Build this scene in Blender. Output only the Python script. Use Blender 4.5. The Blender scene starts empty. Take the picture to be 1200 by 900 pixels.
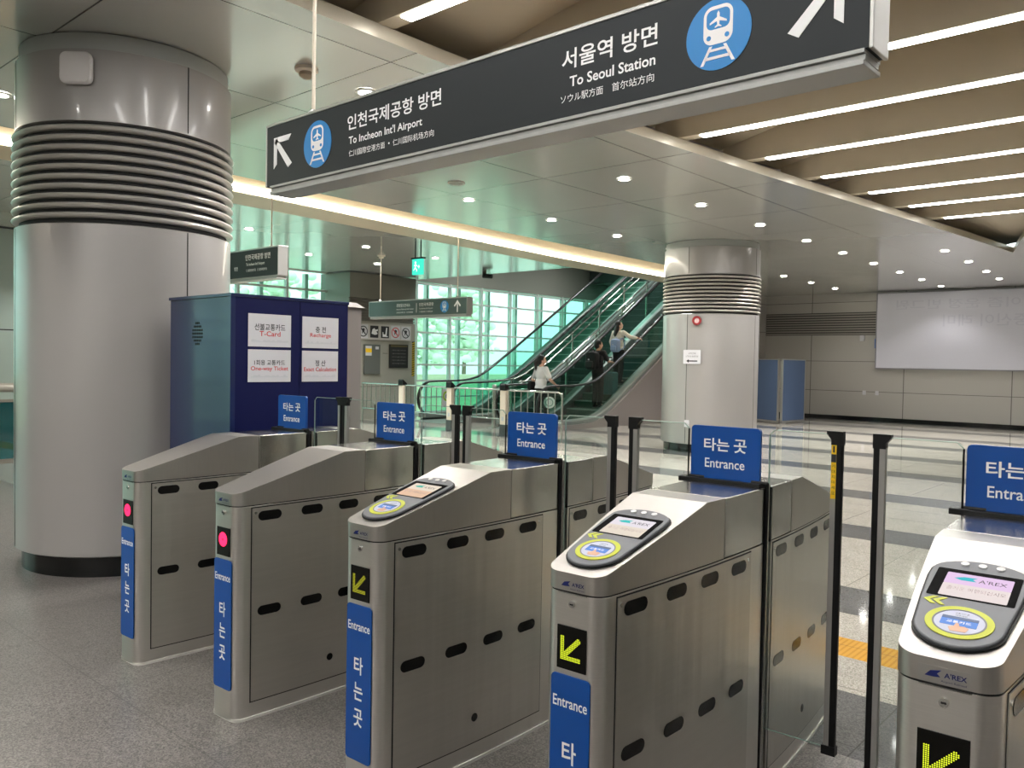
import bpy, math, random
from math import sin, cos, pi, sqrt, radians
from mathutils import Vector, Matrix
random.seed(7)
SC = bpy.context.scene
COL = SC.collection
V = Vector

# ------------------------------------------------------------------ materials
def srgb(r, g, b):
    f = lambda c: (c/255/12.92) if c/255 <= .04045 else ((c/255+.055)/1.055)**2.4
    return (f(r), f(g), f(b), 1)

def newmat(name):
    m = bpy.data.materials.new(name); m.use_nodes = True
    nt = m.node_tree
    return m, nt, nt.nodes['Principled BSDF'], nt.nodes['Material Output']

def mat(name, col, rough=.5, metal=0., coat=0., emit=None, es=0., spec=None, noise=0., nscale=6., bump=0., bscale=200., stretch=None, wave=0.):
    m, nt, p, out = newmat(name)
    p.inputs['Base Color'].default_value = col
    p.inputs['Roughness'].default_value = rough
    p.inputs['Metallic'].default_value = metal
    if coat: p.inputs['Coat Weight'].default_value = coat; p.inputs['Coat Roughness'].default_value = .08
    if spec is not None: p.inputs['Specular IOR Level'].default_value = spec
    if emit: p.inputs['Emission Color'].default_value = emit; p.inputs['Emission Strength'].default_value = es
    if noise or bump:
        tc = nt.nodes.new('ShaderNodeTexCoord'); mp = nt.nodes.new('ShaderNodeMapping')
        nt.links.new(tc.outputs['Object'], mp.inputs['Vector'])
        if stretch: mp.inputs['Scale'].default_value = stretch
    if noise:
        n = nt.nodes.new('ShaderNodeTexNoise'); n.inputs['Scale'].default_value = nscale; n.inputs['Detail'].default_value = 5
        nt.links.new(mp.outputs['Vector'], n.inputs['Vector'])
        r = nt.nodes.new('ShaderNodeMix'); r.data_type = 'RGBA'
        r.inputs['A'].default_value = [c*(1-noise) for c in col[:3]]+[1]
        r.inputs['B'].default_value = [min(1, c*(1+noise)) for c in col[:3]]+[1]
        nt.links.new(n.outputs['Fac'], r.inputs['Factor']); nt.links.new(r.outputs['Result'], p.inputs['Base Color'])
        if metal > .3:
            mr = nt.nodes.new('ShaderNodeMapRange')
            mr.inputs['To Min'].default_value = rough-.07; mr.inputs['To Max'].default_value = rough+.09
            nt.links.new(n.outputs['Fac'], mr.inputs['Value']); nt.links.new(mr.outputs['Result'], p.inputs['Roughness'])
    if bump:
        n2 = nt.nodes.new('ShaderNodeTexNoise'); n2.inputs['Scale'].default_value = bscale; n2.inputs['Detail'].default_value = 3
        nt.links.new(mp.outputs['Vector'], n2.inputs['Vector'])
        b = nt.nodes.new('ShaderNodeBump'); b.inputs['Strength'].default_value = bump; b.inputs['Distance'].default_value = .002
        nt.links.new(n2.outputs['Fac'], b.inputs['Height']); nt.links.new(b.outputs['Normal'], p.inputs['Normal'])
    if wave:     # sheet metal is never quite flat: long shallow waves along the panel
        tc = nt.nodes.new('ShaderNodeTexCoord'); mp = nt.nodes.new('ShaderNodeMapping'); mp.inputs['Scale'].default_value = (5, 7, .35)
        nt.links.new(tc.outputs['Object'], mp.inputs['Vector'])
        n3 = nt.nodes.new('ShaderNodeTexNoise'); n3.inputs['Scale'].default_value = 1.4; n3.inputs['Detail'].default_value = 2
        nt.links.new(mp.outputs['Vector'], n3.inputs['Vector'])
        b2 = nt.nodes.new('ShaderNodeBump'); b2.inputs['Strength'].default_value = wave; b2.inputs['Distance'].default_value = .006
        nt.links.new(n3.outputs['Fac'], b2.inputs['Height'])
        if bump: nt.links.new(b2.outputs['Normal'], b.inputs['Normal'])
        else: nt.links.new(b2.outputs['Normal'], p.inputs['Normal'])
    return m

def glow(name, col, s):
    m, nt, p, out = newmat(name); nt.nodes.remove(p)
    e = nt.nodes.new('ShaderNodeEmission'); e.inputs['Color'].default_value = col; e.inputs['Strength'].default_value = s
    nt.links.new(e.outputs[0], out.inputs['Surface']); return m

def glassmat(name, tint, refl=.08, rough=.0):
    m, nt, p, out = newmat(name); nt.nodes.remove(p)
    t = nt.nodes.new('ShaderNodeBsdfTransparent'); t.inputs['Color'].default_value = tint
    g = nt.nodes.new('ShaderNodeBsdfGlossy'); g.inputs['Roughness'].default_value = rough
    fr = nt.nodes.new('ShaderNodeLayerWeight')
    pw = nt.nodes.new('ShaderNodeMath'); pw.operation = 'POWER'; pw.inputs[1].default_value = 5
    nt.links.new(fr.outputs['Facing'], pw.inputs[0])
    mu = nt.nodes.new('ShaderNodeMath'); mu.operation = 'MULTIPLY_ADD'; mu.inputs[1].default_value = .9; mu.inputs[2].default_value = refl/2
    nt.links.new(pw.outputs[0], mu.inputs[0])
    mx = nt.nodes.new('ShaderNodeMixShader')
    nt.links.new(mu.outputs[0], mx.inputs[0]); nt.links.new(t.outputs[0], mx.inputs[1]); nt.links.new(g.outputs[0], mx.inputs[2])
    nt.links.new(mx.outputs[0], out.inputs['Surface']); return m

class NB:
    """small node-expression helper"""
    def __init__(s, nt): s.nt = nt
    def m(s, op, a, b=None, c=None):
        n = s.nt.nodes.new('ShaderNodeMath'); n.operation = op
        for i, v in enumerate((a, b, c)):
            if v is None: continue
            if isinstance(v, (int, float)): n.inputs[i].default_value = v
            else: s.nt.links.new(v, n.inputs[i])
        return n.outputs[0]
    def mix(s, f, a, b):
        n = s.nt.nodes.new('ShaderNodeMix'); n.data_type = 'RGBA'
        for k, v in (('Factor', f), ('A', a), ('B', b)):
            if isinstance(v, (int, float)): n.inputs[k].default_value = v
            elif isinstance(v, tuple): n.inputs[k].default_value = v
            else: s.nt.links.new(v, n.inputs[k])
        return n.outputs['Result']
    def xyz(s):
        t = s.nt.nodes.new('ShaderNodeTexCoord'); x = s.nt.nodes.new('ShaderNodeSeparateXYZ')
        s.nt.links.new(t.outputs['Object'], x.inputs[0]); return t.outputs['Object'], x.outputs[0], x.outputs[1], x.outputs[2]
    def line(s, v, period, phase, w):
        # 1 on a seam of width w
        f = s.m('FRACT', s.m('DIVIDE', s.m('SUBTRACT', v, phase - w/2), period))
        return s.m('LESS_THAN', f, w/period)
    def band(s, v, a, b):
        return s.m('MULTIPLY', s.m('GREATER_THAN', v, a), s.m('LESS_THAN', v, b))
    def noise(s, vec, scale, detail=3):
        n = s.nt.nodes.new('ShaderNodeTexNoise'); n.inputs['Scale'].default_value = scale; n.inputs['Detail'].default_value = detail
        s.nt.links.new(vec, n.inputs['Vector']); return n.outputs['Fac']
    def voro(s, vec, scale):
        n = s.nt.nodes.new('ShaderNodeTexVoronoi'); n.inputs['Scale'].default_value = scale
        s.nt.links.new(vec, n.inputs['Vector']); return n.outputs['Color']

def floor_mat():
    m, nt, p, out = newmat('granite_floor'); b = NB(nt)
    vec, x, y, z = b.xyz()
    sp = nt.nodes.new('ShaderNodeSeparateColor'); nt.links.new(b.voro(vec, 190), sp.inputs[0])
    speck = sp.outputs[0]
    blot = b.noise(vec, 3.0, 4)
    light = b.mix(speck, srgb(148, 144, 136), srgb(208, 202, 192))
    dark = b.mix(speck, srgb(84, 85, 87), srgb(118, 118, 118))
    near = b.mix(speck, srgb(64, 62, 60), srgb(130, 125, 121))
    per = b.m('FRACT', b.m('DIVIDE', b.m('SUBTRACT', y, 5.15), 2.32))
    stripe = b.m('MULTIPLY', b.m('LESS_THAN', per, .27), b.m('GREATER_THAN', y, 5.0))
    stripe = b.m('MAXIMUM', stripe, b.band(y, 3.25, 3.9))
    inner = b.mix(stripe, light, dark)
    tact = b.mix(b.line(x, .03, 0, .012), srgb(214, 160, 62), srgb(196, 143, 52))
    inner = b.mix(b.band(y, 4.37, 4.675), inner, tact)
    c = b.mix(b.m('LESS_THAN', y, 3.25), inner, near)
    seam = b.m('MAXIMUM', b.line(x, .9, -.2, .006), b.line(y, .6, .35, .006))
    c = b.mix(b.m('MULTIPLY', seam, .55), c, srgb(60, 58, 56))
    c = b.mix(b.m('MULTIPLY', b.m('SUBTRACT', blot, .42), .35), c, srgb(70, 66, 62))
    nt.links.new(c, p.inputs['Base Color'])
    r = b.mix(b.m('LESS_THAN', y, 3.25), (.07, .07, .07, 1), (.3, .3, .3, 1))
    nt.links.new(r, p.inputs['Roughness'])
    return m

def ceil_mat():
    m, nt, p, out = newmat('metal_ceiling_panel'); b = NB(nt)
    vec, x, y, z = b.xyz()
    seam = b.m('MAXIMUM', b.line(x, 1.5, -6.15, .012), b.line(y, 1.78, 3.86, .012))
    c = b.mix(seam, srgb(206, 206, 200), srgb(100, 98, 92))
    nt.links.new(c, p.inputs['Base Color'])
    p.inputs['Roughness'].default_value = .16; p.inputs['Metallic'].default_value = .45
    # panels are not perfectly flat
    bn = nt.nodes.new('ShaderNodeBump'); bn.inputs['Strength'].default_value = .25; bn.inputs['Distance'].default_value = .02
    nt.links.new(b.noise(vec, .9, 1), bn.inputs['Height']); nt.links.new(bn.outputs[0], p.inputs['Normal'])
    return m

def wall_mat():
    m, nt, p, out = newmat('wall_panel'); b = NB(nt)
    vec, x, y, z = b.xyz()
    seam = b.m('MAXIMUM', b.line(x, 2.62, -7.0, .022), b.line(z, .86, .83, .016))
    c = b.mix(seam, srgb(178, 175, 169), srgb(108, 105, 100))
    nt.links.new(c, p.inputs['Base Color'])
    p.inputs['Roughness'].default_value = .4; p.inputs['Metallic'].default_value = .1
    return m

STEEL = mat('brushed_steel', srgb(224, 221, 216), .33, 1., noise=.07, nscale=14, stretch=(1, 1.2, 30), wave=.5)
STEELTOP = mat('brushed_steel_top', srgb(200, 198, 195), .2, 1., noise=.05, nscale=9)
STEELPANEL = mat('brushed_steel_panel', srgb(208, 205, 199), .36, 1., noise=.07, nscale=5, stretch=(1, 1, 18), wave=.9)
HOOD = mat('brushed_steel_hood', srgb(198, 194, 189), .36, 1., noise=.08, nscale=9, bump=.04, bscale=60, stretch=(1, 20, 1))
GASKET = mat('seam_gasket', srgb(24, 24, 24), .6)
CHROME = mat('polished_steel', srgb(200, 200, 196), .18, 1.)
ALU = mat('aluminium', srgb(176, 175, 172), .38, .8)
BLACK = mat('black_plastic', srgb(9, 9, 10), .45, spec=.3)
SLOTM = mat('black_sensor_window', srgb(6, 6, 7), .18, spec=.4)
BLUE = mat('blue_sign_face', srgb(0, 72, 150), .4)
WHITE = mat('white_lettering', srgb(240, 240, 240), .5)
SIGNDARK = mat('charcoal_sign_face', srgb(34, 39, 42), .5, spec=.3)
RAILM = mat('sign_rail', srgb(168, 169, 166), .5, .3)
ICONBLUE = mat('sign_icon_blue', srgb(20, 128, 198), .4)
KIOSK = mat('navy_board', srgb(6, 14, 66), .5, spec=.25)
KIOSKSIDE = mat('navy_board_side', srgb(24, 36, 78), .3, coat=.4)
PAPER = mat('white_notice', srgb(206, 206, 210), .55)
RED = mat('red_print', srgb(196, 50, 54), .6)
INK = mat('black_print', srgb(36, 36, 40), .6)
GREYINK = mat('grey_print', srgb(196, 198, 202), .6)
COLUMN = mat('column_cladding', srgb(160, 157, 154), .3, .2, coat=.4)
RIB = mat('column_rib', srgb(186, 183, 176), .32, .3)
DARKGAP = mat('dark_recess', srgb(22, 22, 22), .7)
PLINTH = mat('black_polished_plinth', srgb(14, 16, 16), .08)
COLLAR = mat('grey_column_collar', srgb(172, 176, 173), .5)
FLOORM = floor_mat(); CEILM = ceil_mat(); WALLM = wall_mat()
BEIGE = mat('beige_ceiling', srgb(192, 181, 160), .6)
LIP = mat('cream_ceiling_edge', srgb(205, 198, 180), .3, .2)
SOFFIT = mat('beige_beam', srgb(196, 184, 160), .5)
GREYWALL = mat('grey_metal_panel', srgb(160, 158, 148), .4, .2)
DARKWALL = mat('dark_grey_panel', srgb(122, 120, 110), .45, .2)
LIGHTSTRIP = glow('fin_light', (1, .98, .95, 1), 20)
COVEGLOW = glow('cove_light', (1, .92, .78, 1), 24)
LAMP = glow('downlight_lens', (1, .97, .92, 1), 45)
TRIMW = mat('downlight_ring', srgb(222, 220, 212), .4)
FLAPGLASS = glassmat('clear_flap_glass', (.95, .975, .965, 1), .06)
EDGEGLASS = mat('polished_glass_edge', srgb(150, 172, 160), .2, .1)
WINGLASS = glassmat('green_window_glass', (.76, .955, .90, 1), .08)
ESCGLASS = glassmat('green_escalator_glass', (.72, .95, .88, 1), .11)
MULLION = mat('window_mullion', srgb(206, 214, 208), .45, .0)
RUBBER = mat('black_handrail', srgb(12, 13, 13), .3)
ESCDECK = mat('escalator_deck', srgb(128, 134, 130), .5, .3)
ESCSTEP = mat('green_lit_tread', srgb(64, 98, 84), .5, .2)  # green light through the glass put into the tread colour
CLAD = mat('brown_steel_cladding', srgb(150, 142, 139), .4, .4, noise=.06, nscale=3, stretch=(1, 12, .3))
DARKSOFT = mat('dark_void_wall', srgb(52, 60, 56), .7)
CREAM = mat('cream_post', srgb(226, 214, 196), .5)
POSTGREY = mat('grey_post_base', srgb(74, 80, 80), .5)
HAZY = mat('hazard_yellow', srgb(212, 178, 40), .5)
YELLOW = mat('yellow_sticker', srgb(240, 196, 20), .45)
LIME = mat('lime_ring', srgb(178, 184, 40), .45)
READERGREY = mat('reader_grey', srgb(104, 106, 111), .45)
DISCW = mat('reader_pad', srgb(176, 180, 200), .35)
CARDBLUE = mat('card_print_blue', srgb(46, 110, 196), .4)
CARDDARK = mat('card_print_dark', srgb(58, 80, 120), .4)
SKINP = mat('hand_print', srgb(200, 158, 132), .5)
NAVY = mat('navy_print', srgb(14, 28, 96), .5)
BADGE = mat('badge_plate', srgb(196, 194, 190), .3, 1.)
BOARD = mat('pale_lilac_board', srgb(214, 214, 226), .28)
BOARDGHOST = mat('faint_show_through', srgb(203, 203, 217), .3)
PARTBLUE = mat('slate_blue_fabric', srgb(72, 92, 124), .8)
TEAL = glassmat('teal_glass', (.16, .42, .46, 1), .1)
SCREENS = {}
GRN = glow('exit_sign_lit', (.05, .62, .45, 1), 1.1)
GRNW = glow('exit_sign_white', (.85, 1, .95, 1), 1.2)

# ------------------------------------------------------------------ mesh builder
class MB:
    def __init__(s): s.v = []; s.f = []
    def add(s, vs, fs):
        o = len(s.v); s.v += [tuple(v) for v in vs]; s.f += [tuple(i+o for i in f) for f in fs]; return s
    def box(s, a, b, M=None):
        (x0, y0, z0), (x1, y1, z1) = a, b
        vs = [V(p) for p in ((x0,y0,z0),(x1,y0,z0),(x1,y1,z0),(x0,y1,z0),(x0,y0,z1),(x1,y0,z1),(x1,y1,z1),(x0,y1,z1))]
        if M: vs = [M @ v for v in vs]
        return s.add(vs, [(0,3,2,1),(4,5,6,7),(0,1,5,4),(1,2,6,5),(2,3,7,6),(3,0,4,7)])
    def prism(s, pts, o, r, u, d, t0=0.):
        """polygon pts (2D) in the plane o + r*x + u*y, extruded from t0 to d along r x u"""
        o, r, u = V(o), V(r), V(u); n = r.cross(u)
        k = len(pts)
        vs = [o + r*x + u*y + n*t0 for x, y in pts] + [o + r*x + u*y + n*d for x, y in pts]
        fs = [tuple(range(k-1, -1, -1)), tuple(range(k, 2*k))] + [(i, (i+1) % k, k+(i+1) % k, k+i) for i in range(k)]
        return s.add(vs, fs)
    def ring(s, ro, ri, o, r, u, d, n=48, sx=1.):
        o, r, u = V(o), V(r), V(u); nn = r.cross(u); vs = []; fs = []
        for i in range(n):
            a = 2*pi*i/n; dd = r*cos(a)*sx + u*sin(a)
            vs += [o+dd*ri, o+dd*ro, o+dd*ri+nn*d, o+dd*ro+nn*d]
        for i in range(n):
            a = 4*i; b = 4*((i+1) % n)
            fs += [(a+2, a+3, b+3, b+2), (a+1, b+1, b+3, a+3), (a, a+2, b+2, b), (a, b, b+1, a+1)]
        return s.add(vs, fs)
    def lathe(s, prof, o=(0,0,0), n=48, cap=True):
        o = V(o); vs = []; fs = []; k = len(prof)
        for i in range(n):
            a = 2*pi*i/n
            vs += [o + V((r*cos(a), r*sin(a), z)) for r, z in prof]
        for i in range(n):
            j = (i+1) % n
            fs += [(i*k+q, j*k+q, j*k+q+1, i*k+q+1) for q in range(k-1)]
        if cap:
            fs += [tuple(i*k+k-1 for i in range(n)), tuple(i*k for i in range(n-1, -1, -1))]
        return s.add(vs, fs)
    def cyl(s, a, b, r, r2=None, n=12, cap=True):
        a, b = V(a), V(b); r2 = r if r2 is None else r2
        d = (b-a).normalized(); t = d.orthogonal().normalized(); w = d.cross(t)
        vs = []
        for i in range(n):
            q = 2*pi*i/n; e = t*cos(q) + w*sin(q); vs += [a+e*r, b+e*r2]
        fs = [(2*i, 2*((i+1) % n), 2*((i+1) % n)+1, 2*i+1) for i in range(n)]
        if cap: fs += [tuple(2*i for i in range(n-1, -1, -1)), tuple(2*i+1 for i in range(n))]
        return s.add(vs, fs)
    def sweep(s, path, prof, side):
        """profile [(a,b)] swept on a path; a along `side`, b along the in-plane normal"""
        side = V(side); P = [V(p) for p in path]; k = len(prof); vs = []; fs = []
        for i, p in enumerate(P):
            t = (P[min(i+1, len(P)-1)] - P[max(i-1, 0)]).normalized(); n = side.cross(t).normalized()
            vs += [p + side*a + n*b for a, b in prof]
        for i in range(len(P)-1):
            fs += [(i*k+j, i*k+(j+1) % k, (i+1)*k+(j+1) % k, (i+1)*k+j) for j in range(k)]
        fs += [tuple(range(k-1, -1, -1)), tuple((len(P)-1)*k+j for j in range(k))]
        return s.add(vs, fs)
    def tube(s, path, r, n=10):
        for a, b in zip(path[:-1], path[1:]): s.cyl(a, b, r, n=n)
        for p in path[1:-1]: s.ball(p, (r, r, r), 8, 6)
        return s
    def ball(s, c, r, nu=16, nv=10, M=None):
        c = V(c); vs = [V((0,0,r[2]))]; fs = []
        for j in range(1, nv):
            for i in range(nu):
                a = 2*pi*i/nu; b = pi*j/nv; vs.append(V((r[0]*sin(b)*cos(a), r[1]*sin(b)*sin(a), r[2]*cos(b))))
        vs.append(V((0,0,-r[2])))
        for i in range(nu):
            fs.append((0, 1+i, 1+(i+1) % nu)); L = len(vs)-1; q = 1+(nv-2)*nu
            fs.append((L, q+(i+1) % nu, q+i))
            for j in range(nv-2):
                a = 1+j*nu; fs.append((a+i, a+nu+i, a+nu+(i+1) % nu, a+(i+1) % nu))
        if M: vs = [M @ v for v in vs]
        return s.add([c+v for v in vs], fs)
    def limb(s, a, b, r1, r2):
        s.cyl(a, b, r1, r2, n=14); s.ball(a, (r1,)*3, 14, 8); s.ball(b, (r2,)*3, 14, 8); return s
    def build(s, name, m, parent=None, smooth=None, bevel=None, loc=None):
        me = bpy.data.meshes.new(name); me.from_pydata(s.v, [], s.f); me.validate(); me.update()
        return link(name, me, m, parent, smooth, bevel, loc)

def link(name, me, m, parent=None, smooth=None, bevel=None, loc=None):
    if m and not me.materials: me.materials.append(m)
    if smooth is not None:
        for p in me.polygons: p.use_smooth = True
        me.set_sharp_from_angle(angle=radians(smooth))
    o = bpy.data.objects.new(name, me); COL.objects.link(o)
    if parent: o.parent = parent
    if loc: o.location = loc
    if bevel:
        b = o.modifiers.new('bevel', 'BEVEL'); b.width = bevel; b.segments = 2; b.limit_method = 'ANGLE'; b.angle_limit = radians(35)
        b.harden_normals = False
    return o

def tag(o, label=None, cat=None, group=None, kind=None):
    if label: o['label'] = label
    if cat: o['category'] = cat
    if group: o['group'] = group
    if kind: o['kind'] = kind
    return o
def thing(name, label, cat, loc=(0,0,0), rz=0, group=None):
    o = bpy.data.objects.new(name, None); COL.objects.link(o); o.location = loc; o.rotation_euler = (0,0,rz)
    o.empty_display_size = .1
    return tag(o, label, cat, group)
def copy_tree(o, parent=None):
    c = o.copy(); COL.objects.link(c)
    if parent: c.parent = parent
    for ch in list(o.children): copy_tree(ch, c)
    return c
def struct(o): o['kind'] = 'structure'; return o

def rrect(x0, y0, x1, y1, r, n=6):
    pts = []
    for cx, cy, a0 in ((x1-r, y0+r, -pi/2), (x1-r, y1-r, 0), (x0+r, y1-r, pi/2), (x0+r, y0+r, pi)):
        for i in range(n+1):
            a = a0 + pi/2*i/n; pts.append((cx+r*cos(a), cy+r*sin(a)))
    return pts
def circ(r, n=32, cx=0, cy=0, sx=1): return [(cx+r*sx*cos(2*pi*i/n), cy+r*sin(2*pi*i/n)) for i in range(n)]

# ------------------------------------------------------------------ lettering
_tc = {}
def glyphs(body, bold):
    k = (body, bold)
    if k not in _tc:
        cu = bpy.data.curves.new('lettering', 'FONT'); cu.body = body; cu.size = 1; cu.offset = bold; cu.resolution_u = 3
        ob = bpy.data.objects.new('lettering', cu); COL.objects.link(ob)
        dg = bpy.context.evaluated_depsgraph_get(); dg.update()
        me = bpy.data.meshes.new_from_object(ob.evaluated_get(dg))
        vs = [tuple(v.co) for v in me.vertices]; fs = [tuple(p.vertices) for p in me.polygons]
        bpy.data.objects.remove(ob); bpy.data.curves.remove(cu); bpy.data.meshes.remove(me)
        _tc[k] = (vs, fs)
    return _tc[k]
def text(body, m, parent, o, r, u, h, w=None, bold=.012, align='C', name='lettering', mirror=False):
    """o: centre (or left-middle) of the text box; h: its height, w: its width"""
    vs, fs = glyphs(body, bold)
    if not vs: return None
    x0 = min(v[0] for v in vs); x1 = max(v[0] for v in vs); y0 = min(v[1] for v in vs); y1 = max(v[1] for v in vs)
    sy = h/(y1-y0); sx = sy if w is None else w/(x1-x0)
    o, r, u = V(o), V(r), V(u); cx = (x0+x1)/2 if align == 'C' else x0; cy = (y0+y1)/2
    if mirror: sx = -sx
    mb = MB(); mb.add([o + r*((v[0]-cx)*sx) + u*((v[1]-cy)*sy) for v in vs], fs)
    return mb.build(name, m, parent)

ORD = 'first second third fourth fifth sixth seventh eighth ninth tenth eleventh twelfth thirteenth fourteenth fifteenth sixteenth seventeenth eighteenth'.split()
# ------------------------------------------------------------------ camera
F, YAW, PIT, ROL, H = 960.9, radians(41.59), radians(1.5855), radians(-1.0136), 1.52
fw = V((-sin(YAW)*cos(PIT), cos(YAW)*cos(PIT), -sin(PIT))); rt = V((cos(YAW), sin(YAW), 0)); dn = fw.cross(rt)
rr = rt*cos(ROL) + dn*sin(ROL); dd = rt*(-sin(ROL)) + dn*cos(ROL)
cam = bpy.data.cameras.new('camera'); co = bpy.data.objects.new('camera', cam); COL.objects.link(co)
M = Matrix((rr, -dd, -fw)).transposed().to_4x4(); M.translation = V((0, 0, H)); co.matrix_world = M
cam.sensor_fit = 'HORIZONTAL'; cam.sensor_width = 36; cam.lens = 36*F/1200; cam.clip_start = .05; cam.clip_end = 300
SC.camera = co

# ------------------------------------------------------------------ room shell
ZC = 3.66
def lerp(tab, y):
    if y <= tab[0][0]: return tab[0][1]
    for (a, b), (c, d) in zip(tab[:-1], tab[1:]):
        if y <= c: return b + (d-b)*(y-a)/(c-a)
    return tab[-1][1]
LEFT = [(-7,-3.6),(-4,-3.95),(0,-4.25),(2.78,-4.36),(4.19,-4.37),(6.08,-4.33),(8.88,-4.06),(12.2,-3.69),(15,-3.38),(17.24,-3.16)]
RIGHT = [(-7,.4),(-4,1.2),(0,1.5),(4,1.2),(8,.4),(11,-.7),(13.4,-1.9),(15.16,-2.64),(17.24,-3.16)]
EDGE1 = [(-7,-8.6),(2.6,-8.85),(5.03,-8.95),(6.4,-9.05),(9,-9.19),(15.4,-9.36),(25,-9.5)]
EDGE2 = [(-7,-8.95),(3,-9.65),(6,-9.86),(9.7,-10.22),(13.5,-10.55),(17.4,-10.68),(25,-10.8)]
EDGE3 = [(-7,-9.7),(3,-10.35),(6,-10.62),(7.7,-10.77),(10.4,-10.98),(14.6,-11.36),(18.7,-11.42),(25,-11.42)]
YC = 19.2
YB, XL, XR, YN = 24.3, -17.3, 8.0, -7.0
YV = 14.66
floor = MB().box((XL-.3, YN-.2, -.1), (XR+.2, YB+3, 0)).build('floor', FLOORM); struct(floor)

mb = MB(); ys = sorted(set([YN + i*.5 for i in range(60) if YN+i*.5 < 17.2] + [17.24]))
def strip(mb, ya, yb, fa, fb, z):
    mb.add([(fa(ya), ya, z), (fb(ya), ya, z), (fb(yb), yb, z), (fa(yb), yb, z)], [(0, 3, 2, 1)])
for a, b in zip(ys[:-1], ys[1:]):
    strip(mb, a, b, lambda y: lerp(EDGE1, y), lambda y: lerp(LEFT, y), ZC)
    strip(mb, a, b, lambda y: lerp(RIGHT, y), lambda y: XR, ZC)
strip(mb, 17.24, YC, lambda y: lerp(EDGE1, y), lambda y: XR, ZC); strip(mb, YC, YB, lambda y: -11.2, lambda y: XR, ZC)
struct(mb.build('ceiling', CEILM))
mb = MB()
for i in range(44):
    a, b = YN+i*.5, min(YN+(i+1)*.5, YV)
    if a >= YV: break
    strip(mb, a, b, lambda y: XL, lambda y: lerp(EDGE3, y), ZC)
mb.box((XL, YV-.02, ZC), (lerp(EDGE3, YV), YV+.1, ZC+.5))
struct(mb.build('ceiling_panel', CEILM))
# beam with the lit cove
mb = MB()
for i in range(62):
    a, b = YN+i*.5, min(YN+(i+1)*.5, YC)
    if a >= YC: break
    q = [(lerp(EDGE3, a), a, ZC), (lerp(EDGE2, a), a, ZC), (lerp(EDGE2, b), b, ZC), (lerp(EDGE3, b), b, ZC)]
    t = [(x, y, ZC+.5) for x, y, z in q]
    mb.add(q+t, [(0,3,2,1),(4,5,6,7),(1,2,6,5),(3,0,4,7)])
struct(mb.build('ceiling_beam', SOFFIT))
mb = MB(); g = MB()
for i in range(62):
    a, b = YN+i*.5, min(YN+(i+1)*.5, YC)
    if a >= YC: break
    e1a, e1b, e2a, e2b = (lerp(t, y) for t, y in ((EDGE1, a), (EDGE1, b), (EDGE2, a), (EDGE2, b)))
    mb.add([(e1a, a, ZC), (e1b, b, ZC), (e1a, a, ZC+.45), (e1b, b, ZC+.45), (e2a, a, ZC+.45), (e2b, b, ZC+.45)], [(0,1,3,2), (2,3,5,4)])
    g.add([(e2a+.002, a, ZC+.012), (e2b+.002, b, ZC+.012), (e2b+.03, b, ZC+.02), (e2a+.03, a, ZC+.02), (e2a+.002, a, ZC+.085), (e2b+.002, b, ZC+.085), (e2b+.03, b, ZC+.075), (e2a+.03, a, ZC+.075)],
          [(0,3,2,1),(4,5,6,7),(2,3,7,6),(0,1,5,4)])
mb.add([(lerp(EDGE1,YC),YC,ZC),(lerp(EDGE2,YC),YC,ZC),(lerp(EDGE2,YC),YC,ZC+.45),(lerp(EDGE1,YC),YC,ZC+.45)], [(0,1,2,3)])
struct(mb.build('ceiling_cove', LIP))
o = g.build('cove_lamp', COVEGLOW); tag(o, 'continuous warm lamp line along the ceiling cove', 'lamp')

# coffer: lip, end wall, vaulted soffit
def vault(x, y):
    l, r = lerp(LEFT, y)-.3, lerp(RIGHT, y)+.3; mid = (l+r)/2; hw = max((r-l)/2, .1)
    return 3.90 + .36*min(1, hw/2.4)*(1-min(1, abs((x-mid)/hw))**2)
mb = MB(); ew = MB()
for tab, sgn in ((LEFT, 1), (RIGHT, -1)):
    for a, b in zip(ys[:-1], ys[1:]):
        xa, xb = lerp(tab, a), lerp(tab, b)
        mb.add([(xa, a, ZC), (xb, b, ZC), (xa, a, 3.755), (xb, b, 3.755), (xa-.3*sgn, a, 3.755), (xb-.3*sgn, b, 3.755)],
               [(0,1,3,2), (2,3,5,4)])
        ew.add([(xa-.3*sgn, a, 3.755), (xb-.3*sgn, b, 3.755), (xb-.3*sgn, b, 4.0), (xa-.3*sgn, a, 4.0)], [(0,1,2,3)])
struct(mb.build('ceiling_trim', LIP, smooth=40)); struct(ew.build('ceiling_coffer_side', mat('coffer_end', srgb(150, 144, 144), .6), smooth=40))
mb = MB(); K = 14
ys2 = ys + [18.0]
for a, b in zip(ys2[:-1], ys2[1:]):
    for k in range(K):
        def P(y, k):
            l, r = lerp(LEFT, y)-.35, lerp(RIGHT, y)+.35; x = l+(r-l)*k/K; return (x, y, vault(x, y))
        mb.add([P(a, k), P(a, k+1), P(b, k+1), P(b, k)], [(0,3,2,1)])
struct(mb.build('ceiling_vault', BEIGE, smooth=60))
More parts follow.
